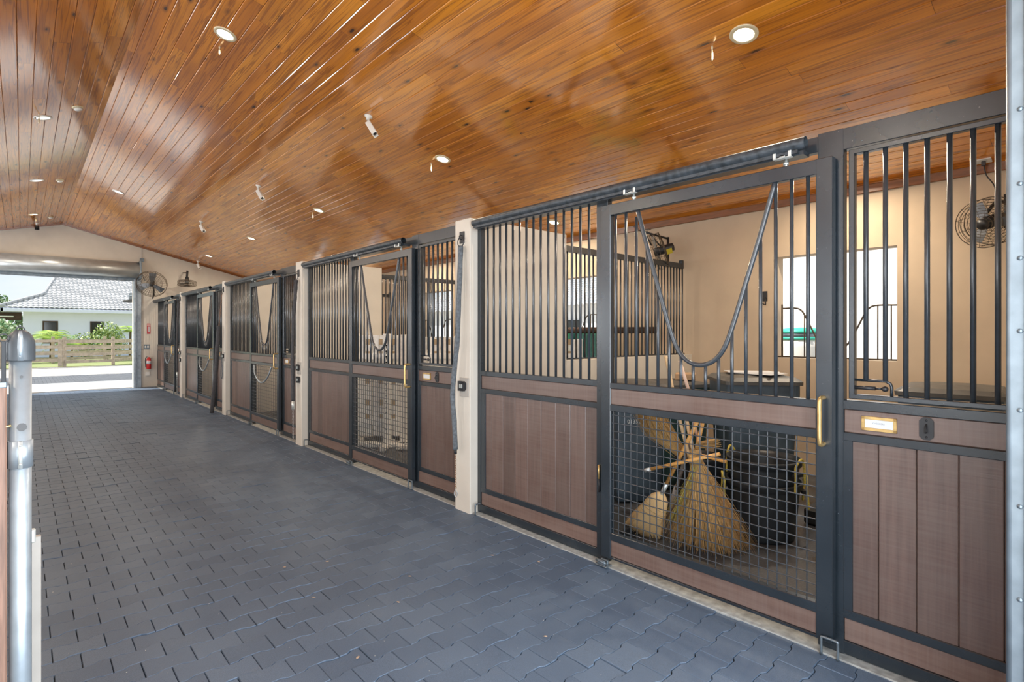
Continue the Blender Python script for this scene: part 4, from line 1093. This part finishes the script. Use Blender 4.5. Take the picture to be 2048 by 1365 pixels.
# ------------------------------------------------------------------ jump stands in stall two
def stand(x,y_,rz,label,mat,kind,h=1.56,hole='lens_black'):
    t=thing('jump_stand',label,'jump stand',(x,y_,0),rz)
    m=MB(); 
    m.box(-.05,-.05,.04,.05,.05,h,.004); m.box(.62,-.045,.04,.71,.045,h-.02,.004) if kind!='post' else None
    m.box(-.30,-.045,0,.30,.045,.06,.01); m.box(-.045,-.30,0,.045,.30,.06,.01)
    if kind!='post': m.box(.62,-.28,0,.71,.28,.06,.01)
    m.build('posts',mat,t)
    if kind=='wing':
        m=MB()
        for i in range(6): m.box(.055+.095*i,-.018,.14,.14+.095*i,.018,h-.03,.003)
        m.box(.05,-.028,.30,.62,-.016,.38,.002); m.box(.05,-.028,1.2,.62,-.016,1.28,.002); m.build('boards',mat,t)
        m=MB()
        for zz in (1.44,1.27,.9,.6,.40):
            for xx in (.15,.33,.50): m.box(xx,-.0205,zz-.04,xx+.06,-.0175,zz+.04)
        m.build('cutouts','jump_tan',t)
    if kind=='window':
        m=MB(); m.box(.05,-.02,1.22,.62,.02,h-.02,.003); m.box(.05,-.02,.6,.12,.02,1.25); m.box(.55,-.02,.6,.62,.02,1.25); m.box(.05,-.02,.1,.62,.02,.62,.003); m.box(.05,-.02,.95,.62,.02,.98); m.build('panel',mat,t)
        m=MB()
        for a in ((.12,1.205,.55,1.225),(.12,.6,.135,1.22),(.535,.6,.55,1.22)): m.box(a[0],-.022,a[1],a[2],.022,a[3])
        m.build('window_trim','jump_white',t)
    m=MB(); z=.25
    while z<h-.05:
        m.lathe([(.011,0),(.011,.001)],(0,-.0503,z),(0,-1,0),8); m.lathe([(.011,0),(.011,.001)],(-.0503,0,z),(-1,0,0),8); m.box(-.004,-.0512,z-.035,.004,-.0502,z-.012); z+=.076
    m.build('peg_holes',hole,t)
    return t
a42=math.radians(-42)
stand(3.44,7.10,a42,'white perforated jump stand with board wing, leftmost in the second stall','jump_white','wing')
stand(4.02,6.62,a42,'white jump stand with board wing standing second in the row','jump_white','wing',1.54)
stand(3.72,6.72,a42,'slim white perforated jump post in front of the wings','jump_white','post',1.55)
stand(4.62,6.12,a42,'cream jump stand third in the row behind the barred panel','jump_white','wing',1.53)
stand(5.28,5.50,a42,'white jump stand farthest right behind the barred panel','jump_white','wing',1.50)
stand(6.02,5.62,math.radians(-62),'green jump stand with a window cut-out by the second stall window','jump_green','window',1.60)
stand(5.72,4.58,math.radians(78),'teal jump stand beside the green one','jump_teal','wing',1.58)
tag(MB().tube([(5.2,7.15,1.60),(6.40,4.20,1.60)],.045,12).build('jump_pole','pergola_wood'),'dark brown jump pole resting across the stands in the second stall','pole')
t=thing('flower_box','dark flower box with green leaves on top of the stands','flower box',(5.15,6.75,1.56),.4)
MB().box(-.3,-.06,0,.3,.06,.05,.004).build('box','fan_black',t)
m=MB()
for i in range(160):
    p=Vector((rng.uniform(-.3,.3),rng.uniform(-.06,.06),.05+rng.random()*.09)); a=Vector((rng.gauss(0,1),rng.gauss(0,1),rng.gauss(0,1))).normalized()*.022; b3=a.orthogonal().normalized()*.012
    m.add([p-a,p+b3,p+a,p-b3],[(0,1,2,3)])
m.build('leaves','shrub_leaf',t)
tag(MB().box(4.25,7.0,0,4.65,7.4,.28,.02).build('storage_crate','black_plastic'),'dark crate on the floor behind the white stands','crate')
tag(MB().box(5.0,6.4,0,5.35,6.75,1.40,.02).build('dark_panel_box','black_plastic'),'tall dark box between the stands behind the right bars','box')
tag(MB().box(3.9,8.9+.3,0,4.7,9.9+.3,.78,.03).build('feed_trunk','fan_black'),'dark trunk in the third stall behind the mesh door','trunk')

# ------------------------------------------------------------------ leaf litter on the pavers
for i,(px,py,lb) in enumerate([(1.85,3.05,'rust leaf scrap on the pavers near the second pillar'),(1.30,3.72,'brown leaf scrap on the pavers mid aisle'),(1.55,3.62,'tan leaf scrap right of the mid aisle one'),(2.62,2.66,'orange leaf scrap near the first stall kerb'),(1.28,3.18,'pale leaf scrap on the near left pavers'),(1.62,2.80,'dry leaf bit lying on a dark paver joint'),(2.0,1.98,'small pale scrap on the nearest pavers'),(1.2,2.45,'dry leaf scrap on the nearest left pavers'),(2.45,2.95,'tiny leaf scrap beside the second paver row from the kerb')]):
    m=MB(); n=7; P=[(.010*(1+.4*rng.random())*math.cos(2*PI*k/n),.0055*(1+.5*rng.random())*math.sin(2*PI*k/n),.001+.004*rng.random()) for k in range(n)]
    m.add([(0,0,.006)]+P,[(0,k+1,(k+1)%n+1) for k in range(n)])
    o=m.build('dry_leaf','dry_leaf'); o.location=(px,py,.001); o.rotation_euler=(0,0,rng.random()*6); tag(o,lb,'leaf')

m=MB()
for i in range(260):
    px,py=rng.uniform(-.2,2.85),.9+7*rng.random()**1.6; z=rng.random()*3; a=rng.uniform(.0015,.0045)
    m.add([(px+a*math.cos(z),py+a*math.sin(z),.003),(px+a*.6*math.cos(z+2),py+a*.6*math.sin(z+2),.0045),(px-a*math.cos(z),py-a*math.sin(z),.003),(px+a*.5*math.cos(z-1.6),py+a*.5*math.sin(z-1.6),.003)],[(0,1,2,3)])
simple('pale_chaff',(.62,.58,.50),.8)
o=tag(m.build('floor_chaff','pale_chaff'),'tiny pale chaff specks scattered over the dark pavers','debris'); o['kind']='stuff'

# ------------------------------------------------------------------ outside
# house
HX,HY=-.45,46.6; EZ=3.12
t=thing('house','white stucco house with pale tiled roof beyond the fence','house',(HX,HY,0))
m=MB(); m.box(.05-HX,0.0,0,26,9,3.25); 
# window holes via dark recess boxes
m.build('walls','house_wall',t)
for xa,xb in ((.99,1.76),(3.43,4.21),(6.2,7.0),(9,9.8)):
    wf_=MB().box(xa-HX,-.04,.9,xb-HX,.06,2.36).build('window','pergola_wood',t)
    MB().box(xa-HX+.08,-.05,.98,xb-HX-.08,-.03,2.29).build('pane','dark_glass',wf_)
m=MB(); m.box(-.55,-.75,EZ-.22,26,-.60,EZ+.02,.02); m.box(-.55,-.75,EZ-.22,-.4,9,EZ+.02,.02); m.box(-.5,-.7,EZ-.2,26,0.05,EZ-.16); m.build('fascia','house_wall',t)
# roof tiles: sloped courses with rounded tiles
m=MB(); sl=.42; crs=.31; nc=39; tw=.25
def ledge(u): # left edge X (local) for depth u
    return -.55+.95*u if u<2.2 else 1.54+.2*(u-2.2)
for j in range(nc):
    u0=j*crs; u1=u0+crs*1.06
    x=ledge(u0); x=math.floor(x/tw)*tw
    while x<24:
        if x+tw>ledge(u0)+.05:
            n=5; vs=[]
            for (u,lift) in ((u0,.062),(u1,.012)):
                for k in range(n+1):
                    a=k/n; hx=x+tw*a; hz=.045*math.sin(PI*a) if True else 0
                    vs.append((max(hx,ledge(u)-.05),-.7+u,EZ+.02+sl*u+hz+lift))
            fs=[(k,k+1,k+n+2,k+n+1) for k in range(n)]
            # front lip
            b0=len(vs); vs+=[(v[0],v[1],v[2]-.05) for v in vs[:n+1]]; fs+=[(b0+k,b0+k+1,k+1,k) for k in range(n)]
            m.add(vs,fs)
        x+=tw
m.build('roof_tiles','roof_tile',t)
m=MB(); 
for u in [i*.28 for i in range(9)]:
    m.tube([(ledge(u)-.05,-.7+u,EZ+.10+sl*u),(ledge(u+.3)-.05,-.7+u+.3,EZ+.16+sl*(u+.3))],[.13,.09],8)
for u in [2.4+i*.3 for i in range(30)]:
    m.tube([(ledge(u)-.02,-.7+u,EZ+.08+sl*u),(ledge(u+.3)-.02,-.7+u+.3,EZ+.10+sl*(u+.3))],[.09,.07],8)
m.build('ridge_tiles','roof_tile',t)
m=MB(); zt=EZ+sl*11.9; m.add([(-.55,-.7,EZ-.02),(24,-.7,EZ-.02),(24,11.2,zt-.02),(3.7,11.2,zt-.02),(1.8,1.65,EZ+sl*2.35-.02)],[(0,1,2,3,4)]); m.build('roof_deck','roof_tile',t)
m=MB().box(12.5,-.35,1.7,12.9,-.05,2.0,.05); m.build('wall_lamp','galvanised_dark',t)
# pergola
t=thing('pergola','dark brown timber pergola left of the house','pergola',(-3,44,0))
m=MB(); m.box(-6,3.0,2.42,2.98,3.2,2.86); m.box(-6,4.8,2.42,2.98,5.0,2.86); m.build('beams','pergola_wood',t)
for x in (2.22,-1.2): 
    MB().box(x,3.0,0,x+.16,3.2,2.45).build('post','pergola_wood',t)
m=MB(); m.box(-6.2,2.8,2.86,2.98,6.0,2.92); m.build('roof_sheet','lid_plastic',t); MB().box(-6,2.9,2.58,2.6,2.98,2.66).build('gutter','jump_white',t)
# fence runs
def fence(name,label,pts,rails=(.22,.55,.85,1.15),h=1.36,pw_=.14):
    t=thing(name,label,'fence',(pts[0][0],pts[0][1],0)); O=(pts[0][0],pts[0][1],0)
    for (x,y_) in pts:
        m=MB().box(x-pw_/2,y_-.06,0,x+pw_/2,y_+.06,h+.03,.01); shift(m,O); m.build('post','fence_wood',t)
    for (a,b4) in zip(pts[:-1],pts[1:]):
        for z in rails:
            p,q=Vector((a[0],a[1]-.08,0)),Vector((b4[0],b4[1]-.08,0)); d=(q-p).normalized(); n=Vector((-d.y,d.x,0))*.02
            vs=[p-n,p+n,q+n,q-n]; vs=[Vector((v.x,v.y,z-.065)) for v in vs]+[Vector((v.x,v.y,z+.075)) for v in vs]
            m=MB().add(vs,[(3,2,1,0),(4,5,6,7),(0,1,5,4),(1,2,6,5),(2,3,7,6),(3,0,4,7)]); shift(m,O); m.build('rail','fence_wood',t)
    return t
fence('rail_fence','pale weathered four rail fence, front run right of its gate',[(1.47,32.88),(3.35,33.3),(4.55,35.2)],)
fence('rail_fence','long weathered rail fence behind the front run',[(-4,37),(-1.2,37),(1.2,37.2),(3.4,37.4),(5.8,37.6),(8.5,38)])
fence('rail_fence','left run of the weathered rail fence behind the gate pole',[(-5.4,32.7),(-3.0,32.7),(-.75,32.75)])
t=thing('field_gate','weathered wooden field gate between the front fence runs','gate',(-.68,32.85,0))
m=MB()
for z in (.30,.62,.92,1.20): m.box(0,-.03,z-.06,2.08,.03,z+.07)
m.build('rails','fence_wood',t)
for x in (0,1.92): MB().box(x,-.045,.02,x+.15,.045,1.30,.005).build('stile','fence_wood',t)
# plants
def leafcloud(m,c,rad,n,ls,rng,up=.3):
    c=Vector(c)
    for i in range(n):
        d=Vector((rng.gauss(0,1),rng.gauss(0,1),rng.gauss(0,1))).normalized()*(rng.random()**.4)
        p=c+Vector((d.x*rad[0],d.y*rad[1],d.z*rad[2])); a=Vector((rng.gauss(0,1),rng.gauss(0,1),rng.gauss(0,1)+up)).normalized()*ls*rng.uniform(.6,1.2); b5=a.orthogonal().normalized()*ls*.38
        m.add([p-a*.5,p+b5,p+a*.5,p-b5],[(0,1,2,3)])
def shrub(name,label,x,y_,r,h,n,mat,ls=.12):
    t=thing(name,label,'shrub',(x,y_,0)); m=MB(); leafcloud(m,(0,0,h*.55),(r,r*.7,h*.5),n,ls,rng); m.build('foliage',mat,t)
    m=MB()
    for i in range(5): a=rng.random()*6; m.tube([(0,0,0),(r*.4*math.cos(a),r*.4*math.sin(a),h*.6)],.02,5)
    m.build('stems','trunk',t)
def palm(label,x,y_,h,fr,n,mat='palm_leaf'):
    t=thing('palm',label,'palm',(x,y_,0)); m=MB().tube([(0,0,0),(.03,0,h)],[.07,.05],8); m.build('trunk','trunk',t)
    m=MB()
    for i in range(n):
        a=2*PI*i/n+rng.random()*.3; el=rng.uniform(.35,1.25); Lf=fr*rng.uniform(.8,1.1); pts=[]
        for s in range(9):
            q=s/8; rr=Lf*q*math.cos(el)*(1+.2*q); z=h+Lf*(q*math.sin(el)-.75*q*q)
            pts.append(Vector((rr*math.cos(a),rr*math.sin(a),z)))
        m.tube(pts,.008,4,caps=False)
        dirv=Vector((math.cos(a),math.sin(a),0)); sd_=Vector((-math.sin(a),math.cos(a),0))
        for s in range(1,9):
            for s3 in range(3):
                q=(s-s3/3.)/8; k=min(7,int(q*8)); p=pts[k].lerp(pts[k+1],q*8-k); ll=Lf*.32*math.sin(PI*min(1,.15+q*.85))+.04
                for sg in (-1,1):
                    e=p+sd_*sg*ll+dirv*ll*.5+Vector((0,0,-.12*ll)); m.add([p,p+dirv*.035,e,p+dirv*.012+Vector((0,0,.012))],[(0,1,2,3)])
    m.build('fronds',mat,t)
palm('young palm with arching fronds behind the gate, left of the house window',1.14,38.4,1.25,1.55,22)
palm('small palm at the right edge of the doorway view',4.75,39.2,1.65,1.25,16)
palm('low yellowish palm between the two house windows',2.05,39.0,.9,1.1,14)
shrub('shrub','rounded bright shrub under the right house window',3.65,38.7,.75,2.15,1500,'shrub_leaf')
shrub('shrub','low dark green shrub behind the fence, left of centre',2.7,39.6,.7,1.6,800,'shrub_leaf')
shrub('shrub','leafy green bush right of the bright shrub',4.1,40.5,.7,1.7,700,'shrub_leaf')
shrub('shrub','large variegated bush at the far left behind the gate pole',-.95,38.2,.95,2.25,1900,'variegated_leaf',.18)
shrub('shrub','bush at the left edge beside the pergola post',-3.4,38.5,1.2,2.2,1000,'variegated_leaf',.18)
for x,y_,h_,r,lb in ((-2.4,60,4.6,3.0,'green tree seen under the pergola beam'),(-8,64,6,4,'leafy tree left beyond the pergola'),(-14,70,7,5,'tree far left beyond the barn')):
    t=thing('tree',lb,'tree',(x,y_,0)); MB().tube([(0,0,0),(.1,0,h_*.6)],[.22,.12],8).build('trunk','trunk',t)
    m=MB(); leafcloud(m,(0,0,h_*.55),(r,r*.8,h_*.5),2600,.34,rng); m.build('foliage','tree_leaf',t)
# bracket lamp outside the doorway
t=thing('outdoor_fan','small grey fixture hanging outside the far doorway','fixture',(2.42,YE+1.1,2.48))
MB().lathe([(0,.0),(.16,.02),(.18,.06),(.05,.10),(0,.10)],n=20).build('shade','lid_plastic',t); MB().box(-.02,-.05,.1,.12,.05,.30,.01).tube([(.0,0,.2),(.06,-.9,.2)],.02,8).build('bracket','galvanised',t)
# neighbours to the right (seen through the stall windows)
t=thing('outbuilding','plain white building close outside the nearest stall window','building',(11.5,1.0,0))
MB().box(0,-6,0,3,4.6,4.2).build('walls','neighbour_wall',t); MB().box(-.3,-6.3,4.2,3.3,4.9,4.35,.02).build('roof_edge','roof_tile',t)
t=thing('house','white house with pale roof seen through the second stall window','house',(20,19,0))
MB().box(0,-12,0,6,14,3.0).build('walls','neighbour_wall',t)
m=MB()
for j in range(14):
    for i in range(88):
        y0=-12.4+.3*i; x0=-.5+.36*j; m.add([(x0,y0,2.86+.16*j+.04),(x0,y0+.15,2.86+.16*j+.10),(x0,y0+.3,2.86+.16*j+.04),(x0+.38,y0+.3,3.03+.16*j),(x0+.38,y0+.15,3.08+.16*j),(x0+.38,y0,3.03+.16*j)],[(0,1,4,5),(1,2,3,4)])
m.build('roof_tiles','roof_tile',t); 
for ya_ in (-5,-1.5,3): MB().box(-.05,ya_,.9,.05,ya_+1.2,2.2).build('window','dark_glass',t)
t=thing('storage_bin','white bin with green lid outside the nearest stall window','bin',(9.0,3.35,0))
MB().lathe([(.30,0),(.33,1.35),(.32,1.5)],n=28).build('body','white_plastic',t); MB().lathe([(.335,1.5),(.335,1.54),(.33,1.56)],n=28).build('rim_band','galvanised_dark',t); MB().lathe([(.34,1.56),(.33,1.60),(.2,1.64),(0,1.65)],n=28).build('lid','green_bin',t); MB().lathe([(.336,1.46),(.337,1.5)],n=28).build('stripe','green_bin',t)

# repeats share a group phrase
GR={'stall_screen':'stall fronts along the right side','sliding_stall_door':'sliding stall doors along the right side','partition_grille':'grilles on the low stall walls','window_gate':'bar gates in the stall windows','door_stop':'steel floor stops along the kerb','floor_guide':'floor guides of the sliding doors','cross_tie':'cross ties on the pillars','switch_box':'switch boxes on the pillars','recessed_light':'recessed ceiling lights','misting_nozzle':'nozzles hanging from the ceiling','smoke_detector':'smoke detectors along the ridge','security_camera':'cameras on the ceiling','stall_fan':'fans inside the stalls','rolling_bin':'wheeled bins in the first stall','muck_tub':'black tubs in the first stall','straw_broom':'straw brooms in the first stall','jump_stand':'jump stands in the second stall','dry_leaf':'leaf scraps on the pavers','rail_fence':'weathered rail fences outside','palm':'palms behind the fence','shrub':'shrubs behind the fence','tree':'trees beyond the pergola','broom_handle':'tool handles in the first stall'}
for o in bpy.data.objects:
    n=o.name.split('.')[0]
    if o.parent is None and n in GR and 'group' not in o: o['group']=GR[n]
